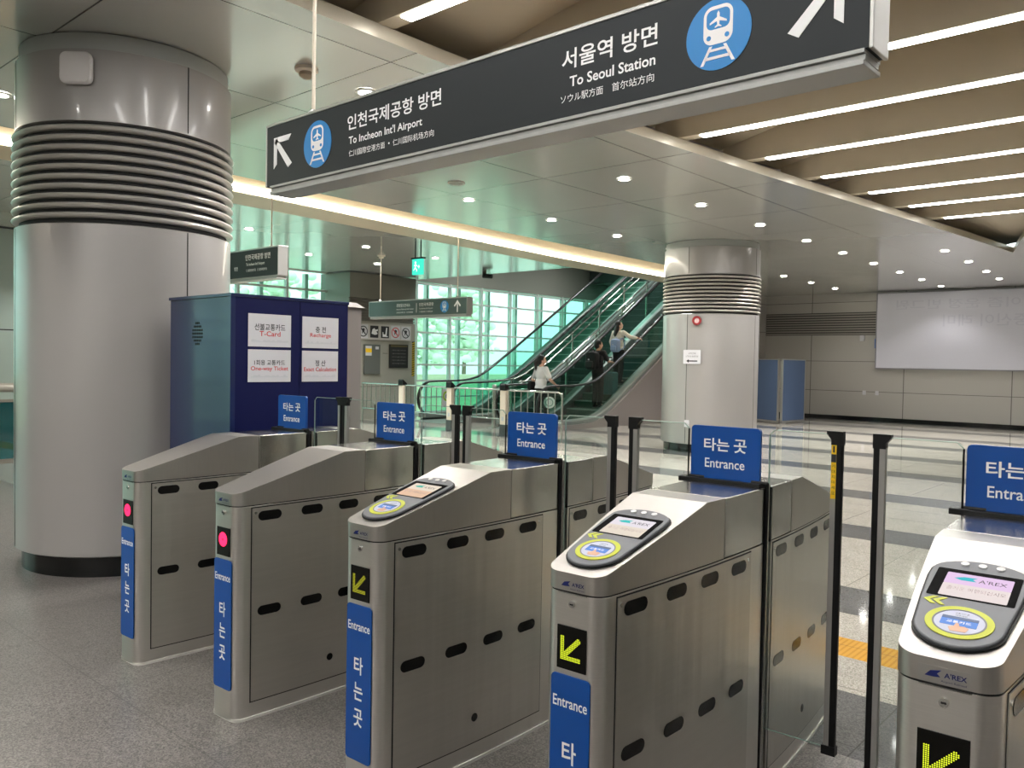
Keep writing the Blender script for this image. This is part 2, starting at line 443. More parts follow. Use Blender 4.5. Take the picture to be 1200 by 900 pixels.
for n in range(-8, 9):
    y1 = 3.65+1.222*n; y0 = y1-.14
    l, r = lerp(LEFT, y1)+.005, lerp(RIGHT, y1)-.005
    pos = 'farthest' if n == 8 else ORD[8-n] + ' from the far corner'
    fin = thing('ceiling_fin', 'beige lit ceiling fin, ' + pos + ' of the recess', 'ceiling light', ((l+r)/2, (y0+y1)/2, 3.755), group='lit fins of the ceiling recess')
    cx, cy = (l+r)/2, (y0+y1)/2
    fb = MB(); N = 14
    for k in range(N):
        xa, xb = l-.29+(r-l+.58)*k/N, l-.29+(r-l+.58)*(k+1)/N
        za, zb = vault(xa, cy)+.06, vault(xb, cy)+.06
        fb.add([(xa-cx,y0-cy,.002),(xb-cx,y0-cy,.002),(xb-cx,y1-cy,.002),(xa-cx,y1-cy,.002),(xa-cx,y0-cy,za-3.755),(xb-cx,y0-cy,zb-3.755),(xb-cx,y1-cy,zb-3.755),(xa-cx,y1-cy,za-3.755)],
               [(0,3,2,1),(0,1,5,4),(2,3,7,6),(4,5,6,7)])
    fb.build('fin_board', BEIGE, fin)
    MB().box((l+.20-cx, -.045, -.008), (r-.20-cx, .045, .004)).build('light_strip', LIGHTSTRIP, fin)

# walls
bw = MB().box((-11.2, YB, 0), (XR, YB+.2, 4.4)).build('wall_back', WALLM); struct(bw)
mb = MB()
for k in range(9): mb.box((-11.2, YB-.05, 2.47+k*.072), (-7.6, YB, 2.505+k*.072))
struct(mb.build('trim_1', mat('wall_louver', srgb(150, 146, 140), .4, .2)))
struct(MB().box((-11.2, YB-.012, 2.45), (-7.6, YB-.004, 3.11)).build('trim_2', mat('louver_backing', srgb(74, 72, 68), .6)))
struct(MB().box((-11.2, YB-.03, 0), (XR, YB, .11)).build('baseboard_back', PLINTH))
struct(MB().box((XR, YN, 0), (XR+.2, YB+.2, 4.4)).build('wall_right', WALLM))
struct(MB().box((XL-.3, YN-.2, 0), (XR+.2, YN, 6)).build('wall_near', mat('near_wall', srgb(176, 172, 164), .5)))
# roof above everything, upper walls of the escalator void
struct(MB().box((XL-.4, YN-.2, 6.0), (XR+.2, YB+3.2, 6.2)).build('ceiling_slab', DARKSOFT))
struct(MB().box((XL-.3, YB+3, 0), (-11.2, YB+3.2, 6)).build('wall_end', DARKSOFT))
struct(MB().box((XL-.25, YV, 3.72), (XL, YB+3, 6)).build('wall_upper', GREYWALL))
struct(MB().box((-11.2, YC, 0), (-11.05, YB+3, 6)).build('wall_stairwell', WALLM))
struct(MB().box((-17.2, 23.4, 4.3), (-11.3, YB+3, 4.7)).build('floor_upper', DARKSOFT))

# window wall on the left: panes between mullions
def window(n, y0, y1, zs, zt):
    w = MB()
    k = round((y1-y0)/1.275); st = (y1-y0)/k
    for i in range(k+1): w.box((XL-.05, y0+i*st-.03, 0), (XL+.07, y0+i*st+.03, zt))
    for z in zs: w.box((XL-.04, y0, z-.025), (XL+.05, y1, z+.025))
    wo = struct(w.build('window_%d' % n, MULLION))
    g = MB().box((XL-.012, y0, 0), (XL, y1, zt)); g.build('glass', WINGLASS, wo)
    # outer sub-structure seen through the panes
    e = MB()
    for i in range(k): e.box((XL-.75, y0+(i+.78)*st-.05, 0), (XL-.62, y0+(i+.78)*st+.05, zt))
    e.build('outer_post', MULLION, wo)
zs = [.04, .46, .93, 1.38, 1.84, 2.29, 2.73, 3.2, 3.66]
window(1, YN+.1, 12.5, zs, 3.66); window(2, 14.05, YB+2.9, zs, 3.72)
# outside
struct(MB().box((-70, -40, -.6), (XL-.4, 60, -.5)).build('ground_outside', mat('pale_paving', srgb(200, 206, 196), .8)))
tag(MB().box((-22.0, -20, -.5), (-21.8, 45, 1.0)).build('garden_wall', mat('yellowish_wall', srgb(236, 234, 204), .8, noise=.08, nscale=1.5)), 'low yellowish wall outside behind the windows', 'wall')
LEAF = mat('tree_leaf', srgb(226, 238, 220), .8, noise=.08, nscale=3)
BARK = mat('tree_bark', srgb(120, 108, 92), .9)
for i, (x, y, hgt) in enumerate(((-29, 6, 5.5), (-31, 12, 6), (-30, 19, 5.5), (-29, 25.5, 4.8), (-32, 32, 6))):
    t = thing('tree', 'pale green tree outside the window wall, ' + ORD[i] + ' from the left', 'tree', (x, y, -.5), group='trees outside the windows')
    MB().cyl((0,0,0), (.1,0,hgt*.6), .14, .08).build('trunk', BARK, t, 40)
    b = MB()
    for k in range(220):
        a = random.uniform(0, 6.28); q = random.uniform(.1, 1.9); zz = random.uniform(.35, 1)*hgt
        rad = random.uniform(.14, .30)
        b.ball((q*cos(a), q*sin(a), zz), (rad, rad, rad*.8), 10, 7)
    b.build('crown', LEAF, t, 60)
tag(MB().box((-48, -30, -.5), (-44, 60, 2.4)).add([( -48,-30,2.4),(-44,-30,2.4),(-44,60,2.4),(-48,60,2.4),(-46,-30,3.4),(-46,60,3.4)], [(0,1,4),(2,3,5),(0,4,5,3),(1,2,5,4)]).build('distant_building', mat('white_far_wall', srgb(225, 232, 230), .8)), 'long white building far outside the windows', 'building')

# ------------------------------------------------------------------ columns
def column(loc, r, label, seams):
    t = thing('round_column', label, 'column', loc)
    MB().lathe([(r-.05, 0), (r-.05, .14)], n=96).build('plinth', PLINTH, t, 50)
    lo = MB().lathe([(r-.02, .14), (r, .15), (r, 2.39), (r-.03, 2.39), (r-.05, 2.41)], n=128, cap=False).build('lower_cladding', COLUMN, t, 50)
    n = 10; stp = (3.06-2.415)/n; rb = MB()
    for k in range(n):
        z = 2.415+k*stp; w_ = stp*.60
        rb.lathe([(r-.03, z+.012)] + [(r-.018+.036*sin(pi*q/8), z+.012+w_*(1-cos(pi*q/8))/2) for q in range(1, 8)] + [(r-.03, z+.012+w_)], n=128, cap=False)
    rbo = rb.build('ribbed_band', RIB, t, 40)
    MB().lathe([(r-.032, 2.40), (r-.032, 3.07)], n=96, cap=False).build('shaded_band_recess', DARKGAP, rbo, 40)  # shade between the ribs put into a dark backing
    up = MB().lathe([(r-.05, 3.06), (r-.004, 3.07), (r-.004, 3.54), (r-.03, 3.55)], n=128, cap=False).build('upper_cladding', COLUMN, t, 50)
    MB().lathe([(r-.05, 3.53), (r-.028, 3.535), (r-.028, 3.655), (r-.05, 3.658)], n=96, cap=False).build('collar', COLLAR, t, 50)
    for a in seams:
        for z0, z1, p in ((.16, 2.385, lo), (3.08, 3.54, up)):
            d = V((cos(a), sin(a), 0)); s_ = V((-sin(a), cos(a), 0))
            MB().prism([(-.004, z0), (.004, z0), (.004, z1), (-.004, z1)], d*(r-.012 if p is lo else r-.016), s_, (0,0,1), .0135).build('joint', DARKGAP, p)
    return t
C1 = (-6.31, 2.71, 0); R1 = .735
C2 = (-7.15, 13.41, 0); R2 = .84
def face_angle(c, off):   # azimuth of the surface point seen towards the camera, turned by off
    return math.atan2(-c[1], -c[0]) + off
c1 = column(C1, R1, 'thick round grey column with ribbed band, in the left foreground behind the gates', [face_angle(C1, .55), face_angle(C1, -1.3), face_angle(C1, 2.4)])
c2 = column(C2, R2, 'round grey column further back in front of the escalators', [face_angle(C2, -.48), face_angle(C2, 1.1), face_angle(C2, 2.7)])
def on_column(c, r, ang, z):
    a = face_angle(c, ang); d = V((cos(a), sin(a), 0))
    return V((c[0], c[1], z)) + d*r, V((-sin(a), cos(a), 0)), d
p, r_, d_ = on_column(C1, R1+.003, -.42, 3.40)
t = thing('wireless_access_point', 'white rounded square box mounted high on the front column', 'access point', p)
MB().prism(rrect(-.105, -.105, .105, .105, .045), (0,0,0), r_, (0,0,1), .045).build('housing', mat('white_plastic', srgb(214, 210, 208), .4), t, 40, .012)
MB().prism(rrect(-.085, -.085, .085, .085, .03), V(d_)*-.014, r_, (0,0,1), .014).build('bracket', BLACK, t)
p, r_, d_ = on_column(C2, R2+.002, -.27, 2.27)
t = thing('fire_bell', 'small red round fire bell on the far column', 'fire alarm', p)
MB().prism(circ(.085), (0,0,0), r_, (0,0,1), .02).build('base_plate', mat('grey_base', srgb(120,110,110), .5), t)
MB().ring(.075, .045, V(d_)*.02, r_, (0,0,1), .02).build('red_ring', mat('alarm_red', srgb(150, 40, 44), .4), t)
MB().prism(circ(.043), V(d_)*.02, r_, (0,0,1), .012).build('lamp', mat('alarm_lamp', srgb(220,190,190), .3), t)
p, r_, d_ = on_column(C2, R2+.004, -.36, 1.65)
t = tag(MB().prism(rrect(-.155, -.12, .155, .12, .005, 1), (0,0,0), r_, (0,0,1), .006).build('notice', PAPER, loc=p), 'white paper notice with a left arrow on the far column', 'notice')
text('고객 안내', INK, t, V(d_)*.008+V((0,0,.06)), r_, (0,0,1), .035, .13, .0)
text('나가시는 방향 안내', INK, t, V(d_)*.008+V((0,0,.01)), r_, (0,0,1), .03, .22, .0)
MB().prism([(-.1,0),(-.055,.03),(-.055,.01),(.1,.01),(.1,-.01),(-.055,-.01),(-.055,-.03)], V(d_)*.007+V((0,0,-.07)), r_, (0,0,1), .001).build('arrow', INK, t)
def socket(p, r_, lab):
    t = thing('wall_socket', lab, 'socket', p)
    MB().prism(rrect(-.045, -.06, .045, .06, .008, 2), (0,0,0), r_, (0,0,1), .012).build('plate', PAPER, t)
    n = V(r_).cross(V((0,0,1)))
    MB().ring(.026, .02, n*.012, r_, (0,0,1), .003, 20).build('socket_ring', GREYINK, t)
p, r_, d_ = on_column(C2, R2+.002, -.44, .50); socket(p, r_, 'white socket low on the far column')

# ------------------------------------------------------------------ pictogram of a train in a disc
def train_icon(parent, o, r, u, R, disc=ICONBLUE, ink=WHITE):
    o, r, u = V(o), V(r), V(u); n = r.cross(u)
    d = MB().prism(circ(R, 48), o, r, u, .002).build('train_symbol', disc, parent)
    k = R/100; w = MB(); o2 = o + n*.002
    def pg(pts, dz=.0012): w.prism([(x*k, y*k) for x, y in pts], o2, r, u, dz)
    # body frame: outline around the windscreen, lower body solid
    outer = rrect(-45, -28, 45, 79, 27); inn = rrect(-36, 14, 36, 69, 17)
    def frame(a, b):
        N = len(a); vs = [o2 + r*x*k + u*y*k + n*.0012 for x, y in a] + [o2 + r*x*k + u*y*k + n*.0012 for x, y in b]
        w.add(vs, [(i, (i+1) % N, N+(i+1) % N, N+i) for i in range(N)])
    frame(outer, inn)
    pg([(0,64),(4,57),(4,47),(26,34),(26,29),(4,36),(3,26),(10,21),(10,18),(0,21),(-10,18),(-10,21),(-3,26),(-4,36),(-26,29),(-26,34),(-4,47),(-4,57)])
    pg([(-26,-32),(-17,-32),(-43,-82),(-53,-82)]); pg([(17,-32),(26,-32),(53,-82),(43,-82)])
    pg([(-26,-40),(26,-40),(29,-47),(-29,-47)]); pg([(-37,-61),(37,-61),(41,-69),(-41,-69)])
    w.build('train_drawing', ink, d)
    h = MB()
    for sx in (-28, 28): h.prism([(x*k, y*k) for x, y in circ(7, 16, sx, -8)], o2, r, u, .002, .0012)
    h.build('headlight', disc, d)
    return d

def arrow_pts(s, ang, shaft=1.0):
    w = .13
    pts = [(-w/2, -.5*shaft), (w/2, -.5*shaft), (w/2, .22), (.30, -.06), (.40, .04), (0, .5), (-.40, .04), (-.30, -.06), (-w/2, .22)]
    c, q = cos(ang), sin(ang)
    return [((x*c-y*q)*s, (x*q+y*c)*s) for x, y in pts]
def corner_arrow(s, flip=1):
    # open arrow pointing up-left: two bars along the edges and a diagonal shaft
    w = .17
    polys = [[(0,0),(0,-.95),(w,-.82),(w,-w),(.80,-w),(.93,0)], [(w*.9,-w*.2),(w*.2,-w*.9),(.78,-1.0),(.98,-.88)]]
    return [[(flip*x*s, y*s) for x, y in (p if flip > 0 else p[::-1])] for p in polys]

# ------------------------------------------------------------------ hanging signs (face -Y)
def sign_box(name, label, loc, L, Hh, rods, thick=.13, zc=ZC, end=ALU):
    t = thing(name, label, 'sign', loc)
    MB().box((.0, -thick/2, .0), (L, thick/2, Hh)).build('face_panel', SIGNDARK, t)
    MB().box((.0, -thick/2-.004, Hh), (L, thick/2+.004, Hh+.012)).box((.01, -thick/2+.008, Hh+.012), (L-.01, thick/2-.008, Hh+.02)).build('top_rail', ALU, t, None, .002)
    MB().box((.03, -thick/2-.004, -.012), (L-.01, thick/2+.004, 0)).box((.03, -thick/2+.006, -.03), (L-.01, thick/2-.006, -.012)).box((.03, -thick/2-.006, -.044), (L-.01, thick/2+.006, -.03)).build('bottom_rail', RAILM, t, None, .002)
    for x, e in ((-.012, .012), (L, .012)): MB().box((x, -thick/2-.002, -.004), (x+e, thick/2+.002, Hh+.014)).build('end_cap', ALU, t, None, .003)
    for x in rods:
        ro = MB().cyl((x, 0, Hh+.018), (x, 0, zc-loc[2]), .009, n=12).build('hanging_rod', CREAM, t, 40)
        MB().lathe([(.03, 0), (.03, .012), (.012, .03)], (x, 0, Hh+.018)).build('rod_collar', ALU, ro, 40)
    return t
# sign over the gates
YS = 2.30
S1 = (-3.634, YS, 2.362); L1 = 2.878; H1 = .288
s1 = sign_box('hanging_sign', 'long dark hanging sign with two blue train symbols, spanning above the gates', S1, L1, H1, (.30, L1-.30), thick=.12)
fy = -.0605
R_, U_ = (1,0,0), (0,0,1)
fp = [c for c in s1.children if c.name.startswith('face_panel')][0]
for p in corner_arrow(.158): MB().prism([(x+.061, y+.228) for x, y in p], (0, fy, 0), R_, U_, .0015).build('arrow', WHITE, fp)
train_icon(fp, (.423, fy, .142), R_, U_, .107)
text('인천국제공항 방면', WHITE, fp, (.646, fy, .197), R_, U_, .066, .601, .014, 'L')
text("To Incheon Int'l Airport", WHITE, fp, (.657, fy, .115), R_, U_, .044, .480, .016, 'L')
text('仁川国際空港方面', WHITE, fp, (.659, fy, .062), R_, U_, .028, .245, .0, 'L')
MB().prism(circ(.004, 12, .932, .064), (0, fy, 0), R_, U_, .001).build('dot', WHITE, fp)
text('仁川国际机场方向', WHITE, fp, (.957, fy, .062), R_, U_, .028, .25, .0, 'L')
text('서울역 방면', WHITE, fp, (1.851, fy, .196), R_, U_, .068, .381, .014, 'L')
text('To Seoul Station', WHITE, fp, (1.886, fy, .118), R_, U_, .036, .340, .018, 'L')
text('ソウル駅方面', WHITE, fp, (1.848, fy, .063), R_, U_, .028, .178, .0, 'L')
text('首尔站方向', WHITE, fp, (2.062, fy, .063), R_, U_, .028, .160, .0, 'L')
train_icon(fp, (2.442, fy, .142), R_, U_, .106)
for p in corner_arrow(.158, -1): MB().prism([(x+2.811, y+.228) for x, y in p], (0, fy, 0), R_, U_, .0015).build('arrow', WHITE, fp)

s2 = sign_box('hanging_sign', 'dark hanging sign half hidden by the front column, above the blue kiosk', (-11.5, 5.5, 2.50), 2.93, .33, (2.69, .36), thick=.13)
fp2 = [c for c in s2.children if c.name.startswith('face_panel')][0]
text('인천국제공항 방면', WHITE, fp2, (2.93-.72, -.067, .245), R_, U_, .072, .56, .01, 'L')
text("To Incheon Int'l Airport", WHITE, fp2, (2.93-.70, -.067, .155), R_, U_, .046, .42, .01, 'L')
text('仁川国際空港方面', WHITE, fp2, (2.93-.70, -.067, .085), R_, U_, .032, .22, .0, 'L'); text('仁川国际机场方向', WHITE, fp2, (2.93-.45, -.067, .085), R_, U_, .032, .22, .0, 'L')
text('방면', WHITE, fp2, (2.93-.98, -.067, .12), R_, U_, .05, .08, .01, 'L')
s3 = sign_box('hanging_sign', 'grey green hanging sign with an up arrow, in front of the far windows', (-12.5, 10.0, 2.32), 2.62, .27, (.25, 2.33), thick=.14)
fp3 = [c for c in s3.children if c.name.startswith('face_panel')][0]
fp3.data.materials[0] = mat('grey_green_sign_face', srgb(78, 94, 92), .22, coat=.3)
text('공항철도안내소', WHITE, fp3, (.80, -.072, .19), R_, U_, .06, .38, .01, 'L')
text('Airport Railroad Info Center', WHITE, fp3, (.80, -.072, .115), R_, U_, .034, .48, .004, 'L')
text('空港鉄道案内所', WHITE, fp3, (.80, -.072, .06), R_, U_, .028, .25, .0, 'L'); text('机场铁路', WHITE, fp3, (1.08, -.072, .06), R_, U_, .028, .18, .0, 'L')
MB().box((1.345, -.0725, .05), (1.355, -.07, .22)).build('divider', WHITE, fp3)
text('인천국제공항', WHITE, fp3, (1.42, -.072, .19), R_, U_, .06, .38, .01, 'L')
text("To Incheon Int'l Airport", WHITE, fp3, (1.42, -.072, .115), R_, U_, .034, .36, .004, 'L')
text('仁川国際空港', WHITE, fp3, (1.42, -.072, .06), R_, U_, .028, .17, .0, 'L'); text('仁川国际机场', WHITE, fp3, (1.61, -.072, .06), R_, U_, .028, .17, .0, 'L')
train_icon(fp3, (2.08, -.0705, .135), R_, U_, .105)
MB().prism([(x+2.40, y+.135) for x, y in arrow_pts(.21, 0)], (0, -.07, 0), R_, U_, .0015).build('arrow', WHITE, fp3)

# exit sign
t = thing('exit_sign', 'small lit green exit sign hanging under the ceiling near the far windows', 'exit sign', (-11.33, 10.0, 3.06))
MB().box((0, -.03, 0), (.25, .03, .28)).build('sign_case', GRN, t)
MB().box((-.03, -.035, .28), (.29, .035, .31)).build('bracket', BLACK, t)
for x in (.05, .2): MB().cyl((x, 0, .31), (x, 0, ZC-3.06), .012).build('hanging_rod', BLACK, t)
pg = MB()
pg.prism(circ(.022, 16, .09, .215), (0, -.0305, 0), R_, U_, .001)
pg.prism([(.05,.17),(.10,.19),(.145,.16),(.14,.145),(.105,.165),(.10,.12),(.14,.09),(.13,.05),(.115,.055),(.12,.085),(.08,.105),(.045,.07),(.035,.08),(.075,.125),(.075,.165),(.055,.155)], (0, -.0305, 0), R_, U_, .001)
pg.prism([(.18,.10),(.205,.14),(.18,.18),(.18,.15),(.155,.15),(.155,.13),(.18,.13)], (0, -.0305, 0), R_, U_, .001)
pg.build('running_figure_symbol', GRNW, t)

# ------------------------------------------------------------------ downlights
def make_downlight(x, y, power, group, label):
    t = thing('downlight', label, 'ceiling light', (x, y, ZC), group=group)
    MB().lathe([(.088, -.002), (.088, -.012), (.066, -.016), (.06, -.004)], n=24, cap=False).build('trim_ring', TRIMW, t, 40)
    MB().lathe([(.062, -.0125), (.062, -.003)], n=24).build('lens', LAMP, t)
    return t
spotd = bpy.data.lights.new('downlight_beam', 'SPOT'); spotd.energy = 205; spotd.spot_size = radians(120); spotd.spot_blend = .6; spotd.shadow_soft_size = .06; spotd.color = (1, .97, .93)
spotw = spotd.copy(); spotw.energy = 45
def beam(t):
    o = bpy.data.objects.new('downlight_beam', spotw if t.location.y > 20.5 else spotd); COL.objects.link(o); o.parent = t; o.location = (0, 0, -.03)
proto = None
rows = []
for i in [-3, -2] + list(range(0, 12)): rows.append((-5.30-.055*max(0, i)-.0, 4.15+1.92*i if i < 6 else 4.2+1.9*i, 'downlight beside the lit ceiling recess', 'downlights beside the ceiling recess'))
for i in range(0, 9): rows.append((-7.75-.07*i, 7.8+1.84*i, 'downlight in the row nearer the warm cove', 'downlights nearer the cove'))
for i in (-1, -2, -3): rows.append((-7.75, 7.8+1.84*i, 'downlight in the row nearer the warm cove', 'downlights nearer the cove'))
for (x, y) in ((-12.47, 7.36), (-12.56, 9.88), (-12.68, 11.8), (-14.49, 9.92), (-14.58, 11.8), (-14.4, 7.6), (-12.5, 5.2), (-14.4, 5.2)):
    rows.append((x, y, 'downlight in the ceiling beyond the warm cove', 'downlights beyond the cove'))
for (x, y) in ((-4.06, 16.64-.35), (-4.1, 18.2), (-4.2, 20.2), (-4.3, 22.0), (-1.9, 18.2), (-1.9, 20.2), (2.5, 18.2), (2.5, 12), (2.9, 6), (5.5, 1), (5.5, 7), (5.5, 13), (5.5,-4)):  # lamps further right than the first few are unseen and invented
    rows.append((x, y, 'downlight in the far right ceiling', 'downlights of the far right ceiling'))
seen_ = {}
rows.sort(key=lambda q: (q[3], q[1], q[0]))
for k, (x, y, lab, gp) in enumerate(rows):
    seen_[gp] = seen_.get(gp, -1) + 1
    rows[k] = (x, y, lab + ', ' + ORD[seen_[gp]] + ' from its near end', gp)
for x, y, lab, gp in rows:
    if proto is None: proto = make_downlight(x, y, 0, gp, lab); o = proto
    else:
        o = copy_tree(proto); o.location = (x, y, ZC); o['label'] = lab; o['group'] = gp
lights = [o for o in COL.objects if o.name.startswith('downlight') and o.type == 'EMPTY']
for o in lights: beam(o)
hid = bpy.data.lights.new('void_fill_beam', 'SPOT'); hid.energy = 380; hid.spot_size = radians(150); hid.spot_blend = .8; hid.shadow_soft_size = .2; hid.color = (.95, 1, .97)
for x, y in ((-14.8, 17), (-12.1, 18.5), (-14.8, 21), (-12.1, 23)):  # unseen lamps added to brighten the dark escalator void
    o = copy_tree(proto); o.location = (x, y, 5.99); o['label'] = 'downlight high above the escalators, %s from the near end' % {17: 'first', 18.5: 'second', 21: 'third', 23: 'fourth'}[y]; o['group'] = 'downlights above the escalators'
    for c in list(o.children):
        if c.type == 'LIGHT': bpy.data.objects.remove(c)
    b_ = bpy.data.objects.new('void_fill_beam', hid); COL.objects.link(b_); b_.parent = o; b_.location = (0, 0, -.05)
t = thing('smoke_detector', 'small round smoke detector beyond the warm cove, left of the exit sign', 'smoke detector', (-13.35, 10.9, ZC))
MB().lathe([(.085, 0), (.085, -.02), (.05, -.03), (.05, -.06), (0, -.07)], n=24, cap=False).build('base', CREAM, t, 40)
# smoke detector, speakers
t = thing('smoke_detector', 'round beige smoke detector on the ceiling beside the front column', 'smoke detector', (-5.24, 3.55, ZC))
MB().lathe([(.085, 0), (.085, -.02), (.07, -.03)], n=32).build('base', CREAM, t, 40)
MB().lathe([(.05, -.03), (.055, -.055), (.03, -.075), (.0, -.078)], n=32, cap=False).build('sensor_head', mat('detector_head', srgb(160,146,124), .5), t, 50)
for x, y, lab in ((-7.13, 6.96, 'round grey ceiling speaker further from the front column'), (-6.62, 6.13, 'round grey ceiling speaker nearer the front column')):
    t = thing('ceiling_speaker', lab, 'speaker', (x, y, ZC))
    MB().lathe([(.10, 0), (.10, -.008), (.09, -.012), (0, -.012)], n=32, cap=False).build('grille', mat('speaker_grille', srgb(120,122,112), .6), t, 40)
    MB().ring(.105, .092, (0,0,-.002), (1,0,0), (0,-1,0), .012, 32).build('rim', TRIMW, t)

# ------------------------------------------------------------------ kiosk with notices
KX, KY, KW, KD, KZ = -4.52, 2.56, .78, .85, 1.90
k = thing('ticket_kiosk', 'tall navy blue kiosk enclosure with four white notices, beside the front column', 'kiosk', (KX, KY, 0))
MB().box((-KW, .0, .0), (-.02, KD-.02, KZ-.02)).build('body', KIOSKSIDE, k)
MB().box((-.02, .02, 0), (0, KD*.555, KZ-.015)).build('front_board', KIOSK, k)
MB().box((-.02, KD*.56, 0), (0, KD, KZ-.015)).build('front_board', KIOSK, k)
MB().box((-KW-.01, -.01, KZ-.02), (.006, KD+.006, KZ)).build('top_trim', KIOSKSIDE, k, None, .003)
MB().box((-.03, -.012, 0), (.004, .02, KZ-.02)).build('corner_post', KIOSKSIDE, k)
vent = MB()
for i in range(-3, 4):
    for j in range(-3, 4):
        if i*i+j*j < 11: vent.prism(circ(.008, 8, -.42+i*.02, 1.66+j*.022), (0, -.0005, 0), (1,0,0), (0,0,1), .001)
vent.build('vent_holes', BLACK, k)
tag(MB().box((-KW, KD+.02, 0), (-.06, KD+.16, KZ-.03)).prism([(-.35,0),(0,0),(-.1,.04),(-.25,.04)], (-.03, KD+.17, KZ-.03), (1,0,0), (0,0,1), .14).build('side_cabinet', mat('grey_cabinet', srgb(140, 134, 132), .45), loc=(KX, KY, 0)), 'narrow grey cabinet behind the right edge of the blue kiosk', 'cabinet')
RK, UK = (0,1,0), (0,0,1)
def poster(y0, y1, z0, z1, kr, en, h1, w1, h2, w2, lab):
    p = tag(MB().box((0, 0, 0), (.003, y1-y0, z1-z0)).build('notice', PAPER, loc=(KX+.001, KY+y0, z0)), lab, 'notice')
    w, h = y1-y0, z1-z0
    text(kr, INK, p, (.0035, w/2, h*.60), RK, UK, h1*1.1, w1*1.08, .014)
    text(en, RED, p, (.0035, w/2, h*.40), RK, UK, h2*1.05, w2*1.05, .014)
    sk = MB(); x = .02
    random.seed(len(en))
    for i in range(16):
        bw_ = (w-.04)/16; hh = random.uniform(.004, .018); sk.box((.003, .02+i*bw_, h*.14), (.0034, .02+(i+1)*bw_, h*.14+hh))
    sk.build('skyline_print', GREYINK, p)
poster(.105, .405, 1.583, 1.785, '선불교통카드', 'T-Card', .038, .20, .030, .14, 'white notice reading T-Card, upper left of four on the kiosk')
poster(.490, .770, 1.583, 1.785, '충 전', 'Recharge', .036, .075, .032, .155, 'white notice reading Recharge, upper right of four on the kiosk')
poster(.105, .405, 1.365, 1.565, '1회용 교통카드', 'One-way Ticket', .030, .20, .032, .25, 'white notice reading One-way Ticket, lower left of four on the kiosk')
poster(.490, .770, 1.365, 1.565, '정 산', 'Exact Calculation', .036, .075, .026, .24, 'white notice reading Exact Calculation, lower right of four on the kiosk')

# ------------------------------------------------------------------ ticket gates
def ghw(y):
    return .142 - .052*(y/.935)**2
def stations(y0, y1, rnd=None, n=10, r=.04):
    """(y, half width) from y0 to y1; the outer end is rounded"""
    out = []
    ys_ = [y0+(y1-y0)*i/n for i in range(n+1)]
    extra = [abs(rnd)*(1 if rnd > 0 else -1) - (1 if rnd > 0 else -1)*r*(1-cos(pi/2*i/12)) for i in range(13)] if rnd else []
    for y in sorted(set([round(v, 5) for v in ys_ + extra if y0-1e-6 <= v <= y1+1e-6])):
        hw = ghw(y)
        if rnd:
            d = abs(rnd) - abs(y)
            if d < r: hw -= r - sqrt(max(0, r*r-(r-d)**2))
        out.append((y, hw))
    return out
def loft(mb, st, zb, zt, grow=0.):
    """closed body through stations; zb, zt functions of y"""
    vs = []; fs = []; n = len(st)
    for y, w in st:
        w += grow
        vs += [(-w, y, zb(y)), (w, y, zb(y)), (w, y, zt(y)), (-w, y, zt(y))]
    for i in range(n-1):
        a, b = 4*i, 4*i+4
        fs += [(a, a+1, b+1, b), (a+1, a+2, b+2, b+1), (a+2, a+3, b+3, b+2), (a+3, a, b, a+3+4-3+0) if False else (a+3, a, b, b+3)]
    fs += [(3, 2, 1, 0), (4*n-4, 4*n-3, 4*n-2, 4*n-1)]
    return mb.add(vs, [tuple(f) for f in fs])
ZT = 1.095; ZF = .952; CR = .41
def ztop(y):
    a = abs(y); return ZT if a <= CR else ZT - (ZT-ZF)*(a-CR)/(.935-CR)
ZP = .90
def slot_strip(y, z, side, L=.105, Hh=.040, off=.004):
    """stadium plate following the side face"""
    w = lambda yy: (ghw(yy)+off)*side
    t = V((w(y+.01)-w(y-.01), .02, 0)).normalized()
    return V((w(y), y, z)), t
def stadium(L, Hh, n=8):
    pts = []; r = Hh/2; c = L/2-r
    for i in range(n+1): a = -pi/2+pi*i/n; pts.append((c+r*cos(a), r*sin(a)))
    for i in range(n+1): a = pi/2+pi*i/n; pts.append((-c+r*cos(a), r*sin(a)))
    return pts
BEZEL = mat('screen_bezel_black', srgb(5, 5, 6), .7, spec=.05)
WHITECAULK = mat('white_sealant', srgb(206, 204, 196), .6)
LEDBG = mat('led_display_glass', srgb(8, 7, 5), .35, spec=.2)
LEDY = glow('led_yellow', (.66, .78, .03, 1), 1.0)
LEDYD = glow('led_yellow_dim', (.55, .55, .04, 1), .55)
LEDR = glow('led_red', (1, .02, .08, 1), 2.2)

